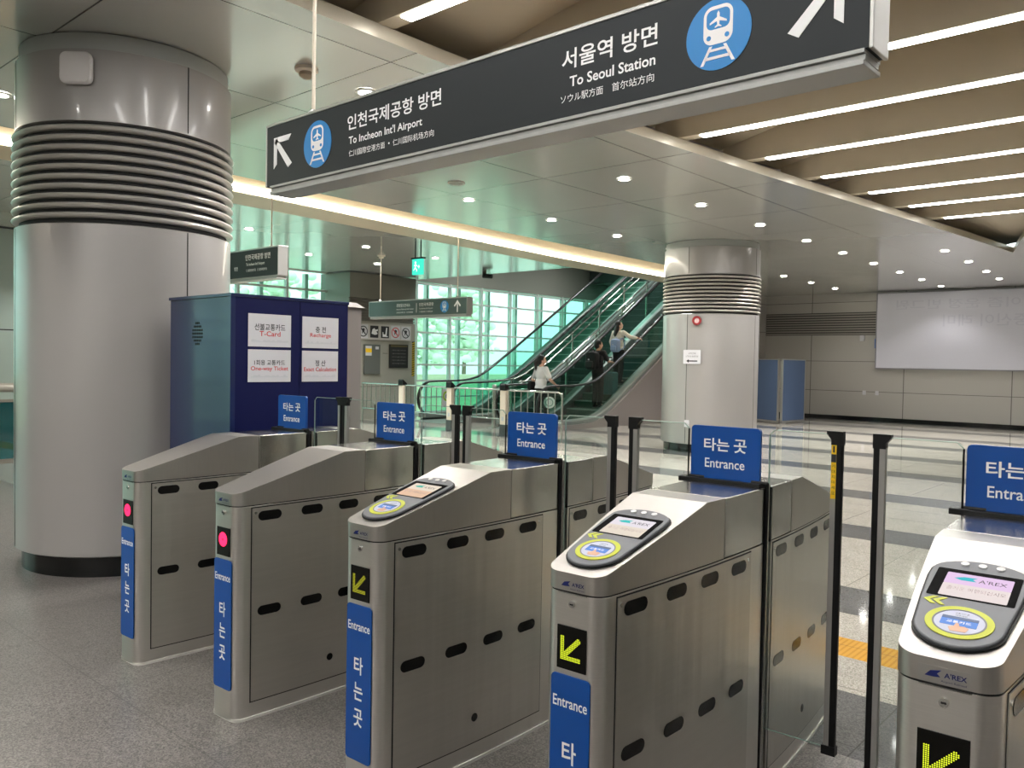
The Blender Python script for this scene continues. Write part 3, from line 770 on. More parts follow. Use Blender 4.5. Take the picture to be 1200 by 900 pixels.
def ticket_gate(xc, label, mode, reader, blue_text=True, left_flap=True, right_flap=True, sticker=False):
    g = thing('ticket_gate', label, 'ticket gate', (xc, 2.69, 0), radians(2.4))
    for end in (-1, 1):
        a, b = (-.935, .015) if end < 0 else (.09, .935)
        rn = .935*end
        sts = stations(a, b, rn)
        loft(MB(), sts, lambda y: .004, lambda y: ZP-.003).build('lower_cabinet', STEEL, g, 40, .0015)
        loft(MB(), stations(a, b, rn), lambda y: ZP-.006, lambda y: ztop(y)-.006, -.003).build('seam_gasket', GASKET, g)
        loft(MB(), stations(a, b, rn), lambda y: 0, lambda y: .012, .006).build('base_seal', WHITECAULK, g, 40)
        # hood and middle box of the upper cover
        seam = .29
        ha, hb = (-.937, -seam-.002) if end < 0 else (seam+.002, .937)
        hs = stations(ha, hb, .937*end, 8)
        hs = sorted(set(hs + [(CR*end, ghw(CR))]))
        loft(MB(), hs, lambda y: ZP+.002, ztop, .001).build('sloping_hood', HOOD, g, 12, .003)
        ba, bb = (-seam+.002, .015) if end < 0 else (.09, seam-.002)
        loft(MB(), stations(ba, bb, None, 4), lambda y: ZP+.002, ztop, .001).build('upper_box', STEELTOP, g, 40, .003)
        for side in (-1, 1):
            # inset maintenance panel
            pa, pb = (-.865, -.09) if end < 0 else (.105, .865)
            vs = []; fs = []; N = 12
            for i in range(N+1):
                y = pa+(pb-pa)*i/N; w = ghw(y)
                for dw in (-.002, .0028): vs += [((w+dw)*side, y, .075), ((w+dw)*side, y, ZP-.012)]
            for i in range(N):
                q, r2 = 4*i, 4*i+4
                fs += [(q+2, r2+2, r2+3, q+3), (q+3, r2+3, r2+1, q+1), (q, r2, r2+2, q+2)]
            fs += [(0, 2, 3, 1), (4*N+2, 4*N, 4*N+1, 4*N+3)]
            if side < 0: fs = [f[::-1] for f in fs]
            pn = MB().add(vs, fs).build('side_panel', STEELPANEL, g, 40)
            bk = MB()
            for i in range(N):
                y, y2 = pa-.005+(pb-pa+.010)*i/N, pa-.005+(pb-pa+.010)*(i+1)/N
                q = [((ghw(y)+.0006)*side, y, .070), ((ghw(y2)+.0006)*side, y2, .070), ((ghw(y2)+.0006)*side, y2, ZP-.007), ((ghw(y)+.0006)*side, y, ZP-.007)]
                bk.add(q if side > 0 else q[::-1], [(0,1,2,3)])
            bk.build('panel_gap', GASKET, pn)
            for z in (.853, .452):
                for y in (.785, .58, .385, .185):
                    p, t_ = slot_strip(y*end, z, side, off=.0028)
                    rr_ = t_*side
                    MB().prism(stadium(.108, .040), p, rr_, (0,0,1), .0015).build('sensor_slot', SLOTM, pn)
            p, t_ = slot_strip(.48*end, .17, side, off=.0028)
            MB().prism(circ(.016, 20), p, t_*side, (0,0,1), .0012).build('cable_hole', SLOTM, pn)
            for yy in (.85, .115):
                p, t_ = slot_strip(yy*end, .868, side, off=.0028)
                MB().prism(circ(.006, 14), p, t_*side, (0,0,1), .002).build('screw', CHROME, pn)
    # flap drive column in the gap
    MB().box((-.10, .018, .02), (.10, .087, 1.08)).build('flap_column', BLACK, g)
    for side in (-1, 1):
        MB().cyl((side*.132, .062, .03), (side*.132, .062, 1.10), .010, n=12).build('hinge_tube', CHROME, g, 40)
        MB().tube([(side*.138, .027, .05), (side*.147, .027, 1.06), (side*.147, .027, 1.108), (side*.09, .027, 1.108)], .007).build('seal_rod', BLACK, g, 40)
    # sign panel on the lid
    sp = MB().prism(rrect(-.132, 1.102, .132, 1.298, .014), (-.013, .040, 0), (1,0,0), (0,0,1), .014).build('sign_panel', BLUE, g, 40)
    MB().box((-.186, .006, 1.088), (.128, .052, 1.107)).build('sign_bracket', BLACK, g, None, .003)
    yf = .0252
    text('타는', WHITE, sp, (-.045, yf, 1.231), R_, U_, .047, .098, .018); text('곳', WHITE, sp, (.045, yf, 1.231), R_, U_, .049, .048, .018)
    text('Entrance', WHITE, sp, (-.013, yf, 1.164), R_, U_, .034, .152, .010)
    # glass flaps with padded edge posts
    for side, on in ((-1, left_flap), (1, right_flap)):
        if not on: continue
        x0, x1 = .128, .350
        pts = rrect(x0, .235, x1, 1.302, .018, 4)
        fl = MB().prism([(x*side, z) for x, z in (pts if side > 0 else pts[::-1])], (0, .026, 0), (1,0,0), (0,0,1), .012).build('glass_flap', FLAPGLASS, g)
        fl.location = (-.024 if side < 0 else .004, .0 if side < 0 else .06, 0 if side < 0 else -.008)
        rim = [(x0*side, .020, .25), (x0*side, .020, 1.284), ((x0+.018)*side, .020, 1.302), (x1*side, .020, 1.302)]
        MB().tube([V(p) for p in rim[1:]], .0018, 6).build('glass_edge', EDGEGLASS, fl)
        MB().tube([V((x0*side, .02, .235)), V((x1*side, .02, .235))], .002, 6).build('glass_edge', EDGEGLASS, fl)
        MB().cyl(rim[0], rim[1], .0032, n=8).build('hinge_edge', BLACK if side < 0 else EDGEGLASS, fl, 60)
        po = MB().box((min(side*.343, side*.363), .011, .24), (max(side*.343, side*.363), .031, 1.272)).build('edge_strip', ALU, fl, None, .002)
        MB().box((min(side*.359, side*.381), .010, .225), (max(side*.359, side*.381), .032, 1.28)).build('edge_cushion', BLACK, fl, None, .005)
        c = MB()
        px0, px1 = side*.365, side*.426
        poly = [(side*.382, 1.266), (side*.382, 1.312), (side*.328, 1.312), (side*.328, 1.302), (side*.343, 1.284), (side*.343, 1.266)]
        c.prism(poly if side < 0 else poly[::-1], (0, .033, 0), (1,0,0), (0,0,1), .024)
        c.build('post_cap', BLACK, fl)
        MB().box((min(side*.338, side*.384), .006, .215), (max(side*.338, side*.384), .036, .245)).build('post_foot', BLACK, fl)
        if sticker and side > 0:
            st = MB().box((.345, .0095, 1.085), (.361, .0112, 1.268)).build('warning_sticker', YELLOW, fl)
            MB().box((.345, .009, 1.208), (.361, .0096, 1.235)).box((.350, .009, 1.241), (.356, .0096, 1.263)).build('warning_print', INK, fl)
            for i, ch in enumerate('기대지마세요'): text(ch, INK, fl, (.353, .0088, 1.195-i*.018), R_, U_, .011, .011, .0)
    # front face: badge, display, blue strip
    fy_ = -.9362
    MB().box((-.048, fy_-.0012, .902), (.044, fy_+.001, .936)).build('badge_plate', BADGE, g)
    lb = MB().prism([(-.036,.915),(-.026,.926),(-.006,.930),(-.014,.922),(-.008,.916),(-.022,.9145)], (0, fy_-.0014, 0), R_, U_, .0008).build('badge_emblem', NAVY, g)
    text("A'REX", NAVY, g, (.019, fy_-.0022, .922), R_, U_, .0105, .040, .02)
    text('Airport Railroad', NAVY, g, (.016, fy_-.0022, .909), R_, U_, .005, .045, .0)
    MB().prism(circ(.0095, 24), (0, fy_, .868), R_, U_, .004).build('lock_barrel', CHROME, g)
    MB().box((-.005, fy_-.005, .866), (.005, fy_-.0038, .870)).build('key_slot', BLACK, g)
    ds = MB().box((-.046, fy_-.002, .688), (.048, fy_+.001, .806)).build('signal_display', LEDBG, g)
    if mode == 'stop':
        MB().prism(circ(.030, 28, 0, .756), (0, fy_-.0022, 0), R_, U_, .001).build('stop_light', LEDR, ds)
        xm = MB()
        for q in (pi/4, -pi/4):
            c_, s_ = cos(q), sin(q); L, w = .005, .0012
            xm.prism([(c_*a_-s_*b_, .756+s_*a_+c_*b_) for a_, b_ in ((-L,-w),(L,-w),(L,w),(-L,w))], (0, fy_-.0034, 0), R_, U_, .0004)
        xm.build('cross_mark', LEDBG, ds)
    else:
        dots = MB(); P_ = .0041
        def dot(x, z): dots.prism(circ(.0015, 8, x, z), (0, fy_-.0022, 0), R_, U_, .0008)
        for i in range(-9, 10):
            for j in range(-9, 10):
                x, z = i*P_, .748+j*P_
                u_ = (i+j)/1.414; v_ = (i-j)/1.414
                on = (abs(v_) < 2.0 and -8.5 < u_ < 9.5) or (-8 <= i <= -6 and -8 <= j <= 7) or (-8 <= j <= -6 and -8 <= i <= 7)
                if on: dot(x, z)
        dots.build('arrow_lights', LEDY if mode == 'go' else LEDYD, ds)
    bs = MB().prism(rrect(-.064, .128, .064, .672, .014, 5), (0, fy_+.0008, 0), R_, U_, .003).build('blue_strip', BLUE, g)
    yb = fy_-.0026
    text('Entrance', WHITE, bs, (0, yb, .598), R_, U_, .030, .112, .012)
    for ch, z in zip('타는곳', (.462, .372, .280)): text(ch, WHITE, bs, (0, yb, z), R_, U_, .062, .046, .018)
    # card reader on the hood
    if reader:
        sl = (ZT-ZF)/(.935-CR); up = V((0, 1, sl)).normalized()
        O = V((0, -.813, ztop(-.813)+.0015)); ul = sqrt(1+sl*sl)
        def q(pts): return [(x, y*ul) for x, y in pts]
        plate = [(.084*sin(a), -.084*cos(a)-.003) for a in [(-80+160*i/16)*pi/180 for i in range(17)]]
        plate += [(.093, .10), (.099, .19), (.098, .215)] + [(.098*cos(a), .222+.055*sin(a)) for a in [pi*i/14 for i in range(15)]] + [(-.098, .215), (-.099, .19), (-.093, .10)]
        rd = MB().prism(q(plate), O, R_, up, .010).build('card_reader', READERGREY, g, 50, .003)
        MB().prism([(x*1.05, y*1.02-.002) for x, y in q(plate)], O, R_, up, .003).build('reader_gasket', BLACK, g)
        n = V((1,0,0)).cross(up); T = O + n*.0103
        MB().prism(q(rrect(-.085, .095, .085, .222, .004, 2)), T, R_, up, .0008).build('screen_bezel', BEZEL, rd)
        sa, sb, sc_ = reader
        MB().prism(q(rrect(-.062, .100, .070, .155, .002, 1)), T+n*.0008, R_, up, .0005).build('screen', glow('screen_lower', sb, .66), rd)
        MB().prism(q(rrect(-.062, .155, .070, .205, .002, 1)), T+n*.0008, R_, up, .0005).build('screen', glow('screen_upper', sa, .66), rd)
        MB().prism(q([(-.045,.181),(-.026,.190),(.0,.191),(-.008,.183),(0,.175),(-.03,.174)]), T+n*.0014, R_, up, .0003).build('screen_emblem', glow('screen_emblem', sc_, .6), rd)
        text("A'REX", INK, rd, T+n*.0018+V((.032, 0, 0))+up*(.180*ul), R_, up, .016, .055, .0)
        text('즐거운 여행되십시오', GREYINK if False else mat('screen_text', srgb(150,130,130), .6), rd, T+n*.0018+V((.006, 0, 0))+up*(.135*ul), R_, up, .017, .115, .0)
        MB().ring(.064, .050, T, R_, up, .0018, 48, 1.).build('target_ring', LIME, rd)
        pad = MB().prism(circ(.048, 40), T, R_, up, .0016).build('touch_pad', DISCW, rd)
        MB().ring(.0505, .047, T, R_, up, .0022, 48).build('pad_rim', READERGREY, rd)
        Tp = T + n*.0017
        MB().prism(q(rrect(-.034, -.016, .034, .018, .002, 2)), Tp, R_, up, .0004).build('card_print', CARDBLUE, rd)
        MB().prism(q(rrect(-.034, .008, .034, .018, .001, 1)), Tp+n*.0004, R_, up, .0003).build('card_band_print', CARDDARK, rd)
        text('교통카드', WHITE, rd, Tp+n*.0008-up*.003, R_, up, .010, .046, .006)
        text('교통카드를', INK, rd, Tp+up*.034, R_, up, .006, .026, .0)
        text('대주세요', INK, rd, Tp+up*.025, R_, up, .006, .022, .0)
        hp = MB()
        hp.prism([(-.004,-.006),(.001,-.008),(.004,-.018),(.014,-.017),(.022,-.023),(.018,-.038),(-.010,-.040),(-.016,-.026),(-.007,-.021)], Tp+n*.0006, R_, up, .0004)
        hp.build('hand_print', SKINP, rd)
        cv = MB()
        for dx in (0, .018):
            cv.prism([(-.084+dx, .076), (-.068+dx, .092), (-.057+dx, .092), (-.071+dx, .076), (-.057+dx, .060), (-.068+dx, .060)], T, R_, up, .001)
        cv.build('chevron_print', LIME, rd)
        for x in (-.036, 0, .036): MB().prism(circ(.009, 18, x, .252*ul), T, R_, up, .003).build('indicator_lamp', mat('clear_lens', srgb(216,216,216), .15), rd, 40)
    return g
GX = [-.452-.9135*i for i in range(5)]
PINK = ((.90, .66, .93, 1), (.93, .82, .80, 1), (.10, .65, .75, 1))
WHT = ((.90, .84, .90, 1), (.90, .80, .68, 1), (.10, .70, .68, 1))
ORG = ((.92, .80, .66, 1), (.90, .62, .44, 1), (.16, .62, .50, 1))
ticket_gate(GX[4], 'steel ticket gate with red stop light, farthest left, in front of the blue kiosk', 'stop', None, left_flap=False)
ticket_gate(GX[3], 'steel ticket gate with red stop light, second from the front column', 'stop', None)
ticket_gate(GX[2], 'steel ticket gate with a dim yellow arrow and an orange tinted reader screen', 'dim', ORG)
ticket_gate(GX[1], 'steel ticket gate with a lit yellow arrow and yellow sticker on its glass flap post', 'go', WHT, sticker=True)
ticket_gate(GX[0], 'steel ticket gate nearest the camera at the right edge, with a pink reader screen', 'go', PINK)

# ------------------------------------------------------------------ service block on the left
BX = -16.3
sb = thing('service_block', 'grey panelled service wall block with pictograms, left of the escalators', 'wall block', (BX, 12.35, 0))
MB().box((XL-BX-.2, 0, 0), (0, 2.13, 2.46)).build('lower_panel', GREYWALL, sb)
lv = MB().box((XL-BX-.2, 0, 2.46), (-.05, 2.10, 3.02))
for i in range(8): lv.box((-.05, 0, 2.48+i*.068), (0, 2.11, 2.515+i*.068))
lv.build('louver_band', mat('block_louver', srgb(120, 116, 108), .4, .2), sb)
MB().box((XL-BX-.2, 0, 3.02), (0, 2.13, 3.64)).build('upper_panel', DARKWALL, sb)
hz = MB()
for i in range(15): hz.add([(.002, 2.03, 1.08+i*.06), (.002, 2.13, 1.11+i*.06), (.002, 2.13, 1.14+i*.06), (.002, 2.03, 1.11+i*.06)], [(0,1,2,3)])
MB().box((0, 2.03, 1.08), (.0015, 2.13, 1.99)).build('hazard_tape', BLACK, sb); hz.build('hazard_stripe', HAZY, sb)
MB().box((0, 0, .82), (.002, 2.03, .83)).box((0, 1.05, 1.66), (.002, 1.2, 1.67)).build('panel_joint', DARKGAP, sb)
pp = tag(MB().box((0, 0, 0), (.04, 1.86, .40)).build('pictogram_panel', mat('pictogram_plate', srgb(188, 184, 178), .4), loc=(BX+.002, 12.45, 2.0)), 'pale strip of five prohibition pictograms on the service block', 'sign')
for i, kind in enumerate(('ring', 'dog', 'stroller', 'red', 'ring')):
    y0 = .12+i*.345+.17
    c = (.0405, y0, .2)
    if kind in ('dog', 'stroller'):
        b_ = MB().prism(rrect(-.13, -.15, .13, .15, .01, 2), c, RK, UK, .001).build('pictogram_tile', INK, pp)
        w_ = MB()
        if kind == 'dog': w_.prism([(-.09,-.05),(-.06,.06),(.0,.09),(.04,.05),(.11,.07),(.11,.02),(.06,.01),(.10,-.03),(.10,-.06),(.02,-.08)], c, RK, UK, .002, .001)
        else: w_.prism([(-.08,-.12),(.09,-.12),(.09,-.10),(.05,-.09),(.07,.10),(.05,.12),(.03,.10),(.01,-.06),(-.05,-.05),(-.06,.0),(-.08,0)], c, RK, UK, .002, .001)
        w_.build('pictogram_figure', WHITE, pp)
    else:
        MB().prism(rrect(-.15, -.17, .15, .17, .01, 2), c, RK, UK, .0008).build('pictogram_tile', PAPER, pp)
        mc = RED if kind == 'red' else INK
        f_ = MB().ring(.135, .112, V(c)+V((.0009,0,0)), RK, UK, .001, 32)
        f_.prism([(-.085,.065),(.065,-.085),(.085,-.065),(-.065,.085)], V(c)+V((.0009,0,0)), RK, UK, .001)
        f_.build('prohibition_ring', mc, pp)
        MB().prism([(-.05,-.07),(.0,-.02),(.05,-.07),(.03,.0),(.05,.05),(0,.08),(-.05,.04),(-.03,0)], V(c)+V((.0002,0,0)), RK, UK, .0009).build('pictogram_figure', INK, pp)
cd = thing('wall_cabinet', 'dark grey wall cabinet with a yellow label on the service block', 'cabinet', (BX+.002, 12.78, 1.14))
MB().box((0, 0, 0), (.05, .5, .74)).build('door', mat('cabinet_grey', srgb(92, 96, 92), .4), cd, None, .004)
MB().box((.05, .03, .46), (.053, .22, .70)).build('label', PAPER, cd); MB().box((.053, .03, .54), (.055, .22, .64)).build('label_band', YELLOW, cd)
MB().box((.05, .34, .62), (.06, .44, .69)).build('lock', PAPER, cd)
pl = tag(MB().box((0, 0, 0), (.03, .62, .60)).build('notice_plaque', mat('black_plaque', srgb(28, 29, 29), .4), loc=(BX+.002, 13.6, 1.3)), 'black plaque with five lines of small print on the service block', 'plaque')
MB().box((.03, .03, .535), (.0315, .59, .58)).build('plaque_heading', mat('plaque_heading', srgb(90, 82, 44), .5), pl)
for i in range(5): text('이용 안내 사항을 지켜주십시오', mat('plaque_print', srgb(150,150,146), .6), pl, (.032, .31, .45-i*.085), RK, UK, .03, .46, .0)

# ------------------------------------------------------------------ escalators
def soft(t): return (t+sqrt(t*t+.16))/2
def hr(y): return .97 + .605*soft(y-15.9) - .605*soft(-1.9)
YT = 23.2
def esc_path(x):
    P = []
    for i in range(13):
        a = -pi/2 - pi*i/12
        P.append(V((x, 14.24+.43*cos(a), .54+.43*sin(a))))
    y = 14.4
    while y < YT: P.append(V((x, y, hr(y)))); y += .25
    return P
DARKGLASS = glassmat('darkened_escalator_glass', (.62, .74, .70, 1), .10)  # dark reflection on the near balustrade put into the glass tint
def balustrade(t, x, o, gm=None):
    P = esc_path(x)
    MB().sweep(P, [(-.04,-.02),(.04,-.02),(.04,.012),(.025,.025),(-.025,.025),(-.04,.012)], (1,0,0)).build('handrail', RUBBER, t, 50)
    # glass panel
    yv = [14.0+.25*i for i in range(int((YT-14.0)/.25)+1)]
    top = [(y, hr(y)-.03 if y >= 14.24 else .54+.4*sqrt(max(0, 1-((14.24-y)/.4)**2))) for y in yv]; bot = [(y, max(.12, hr(y)-.85)) for y in yv]
    vs = []; fs = []
    for (y, zt), (_, zb) in zip(top, bot): vs += [(x-.006, y, zb), (x-.006, y, zt), (x+.006, y, zt), (x+.006, y, zb)]
    for i in range(len(yv)-1):
        a, b = 4*i, 4*i+4
        fs += [(a, a+1, b+1, b), (a+3, b+3, b+2, a+2), (a+1, a+2, b+2, b+1)]
    MB().add(vs, fs).build('glass_panel', gm or ESCGLASS, t)
    D = [V((x+o*.05, y, max(.13, hr(y)-.85))) for y in yv]
    MB().sweep(D, [(-.13,-.07),(.13,-.07),(.13,.05),(.09,.075),(-.09,.075),(-.13,.05)], (1,0,0)).build('deck', ESCDECK, t, 30)
def cladding(t, x, th):
    yv = [14.1+.25*i for i in range(int((YT-14.1)/.25)+1)]; vs = []; fs = []
    for y in yv:
        z = max(.10, hr(y)-.88); zb = max(0.0, z-1.9) if False else 0.0
        vs += [(x, y, zb), (x, y, z), (x+th, y, z), (x+th, y, zb)]
    for i in range(len(yv)-1):
        a, b = 4*i, 4*i+4; fs += [(a, b, b+1, a+1), (a+3, a+2, b+2, b+3), (a+1, b+1, b+2, a+2)]
    fs += [(0,1,2,3), (len(vs)-4, len(vs)-1, len(vs)-2, len(vs)-3)]
    MB().add(vs, fs).build('side_cladding', CLAD, t)
def step_z(y): return max(0., hr(y)-.97)
def treads(t, x0, x1):
    pts = [(14.6, -.0)]; y = 15.3; prof = []
    m = MB(); e = MB()
    while y < YT-.4:
        z = step_z(y+.167)
        m.box((x0, y, max(0.002, z-.45)), (x1, y+.333, z+.004)); e.box((x0+.01, y-.004, z-.02), (x1-.01, y+.02, z+.006))
        y += .333
    m.build('step_run', ESCSTEP, t); e.build('step_edge', mat('step_edge', srgb(150, 168, 158), .4), t)
    MB().box((x0-.1, 13.5, .001), (x1+.1, 15.3, .008)).build('landing_plate', ESCDECK, t)
EA = thing('escalator', 'left escalator beside the window wall, no riders', 'escalator', (0,0,0))
balustrade(EA, -15.4, -1); balustrade(EA, -14.2, 1); treads(EA, -15.28, -14.32); cladding(EA, -15.62, .06); cladding(EA, -14.0, -.03)
EB = thing('escalator', 'right escalator carrying two riders up, with brown steel side', 'escalator', (0,0,0))
balustrade(EB, -12.75, -1); balustrade(EB, -11.5, 1, DARKGLASS); treads(EB, -12.63, -11.62); cladding(EB, -11.32, .06); cladding(EB, -12.95, .03)
st = thing('staircase', 'dark stair with silver handrails between the two escalators', 'staircase', (0,0,0))
m = MB(); y = 15.6
while y < YT: m.box((-13.93, y, 0), (-13.02, y+.3, max(.02, step_z(y+.1)+.03))); y += .3
m.build('stair_steps', mat('stair_stone', srgb(60, 66, 64), .6), st)
for x in (-13.86, -13.08):
    f_ = lambda y, d: V((x, y, d + .605*soft(y-15.9)))
    for d, nm in ((1.0, 'handrail'), (.80, 'lower_rail')):
        ys3 = [15.0+.35*i for i in range(21)]
        MB().tube([f_(y, d) for y in ys3], .024, 8).build(nm, CHROME, st, 60)
    for y in [15.6+1.25*i for i in range(6)]:
        MB().cyl(f_(y, 1.0), f_(y, .02), .03, n=10).build('baluster', CHROME, st, 60)
MB().tube([V((-13.86, 22.0, 1.0+.605*6.1)), V((-13.08, 22.0, 1.0+.605*6.1))], .024).build('end_rail', CHROME, st, 60)

# little posts, guard rails in front of the escalators
for i, (x, lab) in enumerate(((-14.42, 'cream card reader post beside the service block'), (-12.83, 'cream card reader post in front of the left escalator'), (-11.25, 'cream card reader post in front of the right escalator'))):
    t = thing('card_reader_post', lab, 'post', (x, 12.45, 0))
    MB().box((-.075, -.05, .22), (.075, .05, .93)).build('shaft', CREAM, t, None, .008)
    MB().box((-.08, -.055, 0), (.08, .055, .22)).build('foot', POSTGREY, t, None, .004)
    MB().prism([(-.07, .92), (.07, .92), (.07, .97), (-.05, 1.06), (-.07, 1.03)], (.0, -.0, 0), (0,1,0), (0,0,1), .075, -.075).build('reader_head', BLACK, t)
    MB().box((-.03, -.052, .30), (.03, -.049, .38)).build('label', GREYINK, t)
def guard(name, x0, x1, y, lab, rnd=False):
    t = thing(name, lab, 'guard rail', (x0, y, 0))
    L = x1-x0
    MB().tube([V((0,0,.93)), V((L-(.1 if rnd else 0),0,.93))] + ([V((L-.03,0,.90)), V((L,0,.83)), V((L,0,.0))] if rnd else []), .02, 10).build('top_rail', CHROME, t, 60)
    MB().tube([V((0,0,.33)), V((L,0,.33))], .016, 10).build('bottom_rail', CHROME, t, 60)
    k = max(2, round(L/.165)); 
    for i in range(1, k): MB().cyl((L*i/k, 0, .33), (L*i/k, 0, .92), .011, n=8).build('upright', CHROME, t, 60)
    for xx in (0.02, L): MB().cyl((xx, 0, 0), (xx, 0, .93), .018, n=10).build('end_post', CHROME, t, 60)
guard('guard_rail', -15.9, -14.52, 12.45, 'steel guard rail by the hazard striped corner of the service block')
guard('guard_rail', -14.32, -12.93, 12.45, 'steel guard rail between the first two cream posts')
guard('guard_rail', -12.73, -11.35, 12.45, 'steel guard rail between the second and third cream posts')
guard('guard_rail', -11.15, -9.75, 12.45, 'steel guard rail with a rounded end in front of the woman in white', True)
t = thing('floor_bollard', 'slim steel bollard behind the rail beside the woman in white', 'bollard', (-12.55, 13.55, 0))
MB().cyl((0,0,0), (0,0,.92), .05, n=20).build('tube', CHROME, t, 50); MB().lathe([(.055,.92),(.055,.97),(.03,.99)], n=20).build('cap', ALU, t, 50)
p = V((-11.44, 14.15, .62))
t = thing('caution_sticker', 'round pale sticker on the glass end of the right escalator', 'sticker', p)
MB().prism(circ(.13, 32, 0, 0), (0,-.0,0), (.9,.436,0), (0,0,1), .004).build('disc', mat('sticker_pale', srgb(196, 216, 210), .5), t)
MB().ring(.09, .07, V((.436,-.9,0))*.004, (.9,.436,0), (0,0,1), .001).build('printed_ring', mat('sticker_green', srgb(110, 150, 136), .5), t)
p = V((-15.38, 14.6, .55))
t = thing('caution_sticker', 'yellow green warning sticker on the glass of the left escalator', 'sticker', (-15.37, 14.75, .42))
MB().box((.02, -.18, -.12), (.024, .18, .36)).build('sheet', PAPER, t)
MB().ring(.13, .085, (.024, 0, .17), RK, UK, .002).build('printed_ring', mat('sticker_lime', srgb(150, 180, 40), .5), t)
MB().prism([(-.02,.1),(.02,.1),(.03,.2),(.0,.24),(-.03,.2)], (.024,0,0), RK, UK, .002).build('printed_figure', INK, t)

# ------------------------------------------------------------------ back wall items
bd = thing('wall_board', 'large blank pale lilac board mounted on the back wall', 'board', (-7.72, YB-.12, 1.52))
MB().box((0, 0, 0), (6.4, .10, 2.08)).build('panel', BOARD, bd, None, .01)
MB().box((-.03, .01, -.03), (6.43, .11, 0)).box((-.03, .01, 2.08), (6.43, .11, 2.11)).box((-.03, .01, 0), (0, .11, 2.08)).build('frame', mat('board_frame', srgb(150,150,158), .5), bd)
text('중신이 레미', BOARDGHOST, bd, (2.7, -.001, 1.30), R_, U_, .32, 2.0, .01, mirror=True)
text('레이즘 운정 빈그뭔', BOARDGHOST, bd, (2.2, -.001, 1.75), R_, U_, .26, 3.4, .01, mirror=True)
MB().box((-.045, .0, .55), (-.03, .06, .82)).build('blue_tag', CARDBLUE, bd)
pt = thing('folding_screen', 'folding slate blue partition standing by the back wall behind the far column', 'partition', (-9.0, 20.72, 0))
def panel(a, b, nm):
    a, b = V(a), V(b); r3 = (b-a).normalized(); L = (b-a).length
    MB().prism([(.03,.06),(L-.03,.06),(L-.03,1.68),(.03,1.68)], a, r3, (0,0,1), .02, -.02).build(nm, PARTBLUE, pt)
    MB().prism([(0,.02),(L,.02),(L,.08),(0,.08)], a, r3, (0,0,1), .025, -.025).prism([(0,.02),(.04,.02),(.04,1.71),(0,1.71)], a, r3, (0,0,1), .025, -.025).prism([(L-.04,.02),(L,.02),(L,1.71),(L-.04,1.71)], a, r3, (0,0,1), .025, -.025).prism([(0,1.68),(L,1.68),(L,1.71),(0,1.71)], a, r3, (0,0,1), .025, -.025).build(nm.replace('cloth', 'frame'), ALU, pt)
    MB().box((a.x+r3.x*.1-.03, a.y+r3.y*.1-.15, 0), (a.x+r3.x*.1+.03, a.y+r3.y*.1+.15, .025)).build('foot', ALU, pt)
panel((-.95, .42, 0), (-.03, 0, 0), 'cloth_panel'); panel((.03, .02, 0), (.12, 1.3, 0), 'cloth_panel')
socket((-8.05, YB-.001, .80), R_, 'left one of two white sockets low on the back wall')
socket((-7.70, YB-.001, .80), R_, 'right one of two white sockets low on the back wall')
tag(MB().box((0,0,0), (.12,.05,.16)).build('wall_switch', PAPER, loc=(-8.2, YB-.051, 2.28)), 'small white switch box beside the lilac board on the back wall', 'switch')

# ------------------------------------------------------------------ left picture edge
t = thing('glass_barrier', 'teal glass barrier with grey rail at the left picture edge behind the column', 'barrier', (-10.2, 2.2, 0))
MB().box((-.02, -.9, .33), (.0, 1.2, .98)).build('glass_pane', TEAL, t)
MB().box((-.04, -.9, .29), (.02, 1.2, .34)).box((-.04, -.9, .97), (.02, 1.2, 1.0)).box((-.04, -.92, 0), (.02, -.87, 1.1)).box((-.04, 1.17, 0), (.02, 1.22, 1.1)).build('frame', DARKWALL, t)
MB().cyl((0, -1.1, 1.13), (0, 1.4, 1.13), .05, n=16).build('top_rail', GREYWALL, t, 50)
t = thing('travel_bag', 'low black bag on the floor at the left picture edge', 'bag', (-9.45, 2.45, 0))
MB().prism(rrect(-.35, 0, .35, .30, .1, 5), (0,0,0), (1,0,0), (0,0,1), .16, -.16).build('bag_body', BLACK, t, 50, .02)
MB().tube([V((-.15,0,.28)), V((-.1,0,.38)), V((.1,0,.38)), V((.15,0,.28))], .012).build('handle', POSTGREY, t, 60)

fb_ = thing('wall_pillar', 'grey green wall pillar seen left of the front column', 'pillar', (-15.9, 3.4, 0))
MB().box((-1.3, 0, 0), (0, 2.4, 3.64)).build('pillar_body', mat('grey_green_panel', srgb(150, 166, 158), .4, .1), fb_)
MB().box((0, .78, 0), (.002, .80, 3.64)).box((0, 1.6, 0), (.002, 1.62, 3.64)).box((0, 0, 1.9), (.002, 2.4, 1.92)).build('panel_joint', DARKGAP, fb_)
t = thing('security_camera', 'small black camera under the ceiling edge before the escalators', 'camera', (-13.64, 14.3, ZC))
MB().cyl((0,0,0), (0,0,-.06), .05, n=20).build('mount', BLACK, t, 50)
MB().cyl((-.02,-.02,-.10), (.20,.05,-.12), .055, n=16).build('camera_body', BLACK, t, 50)

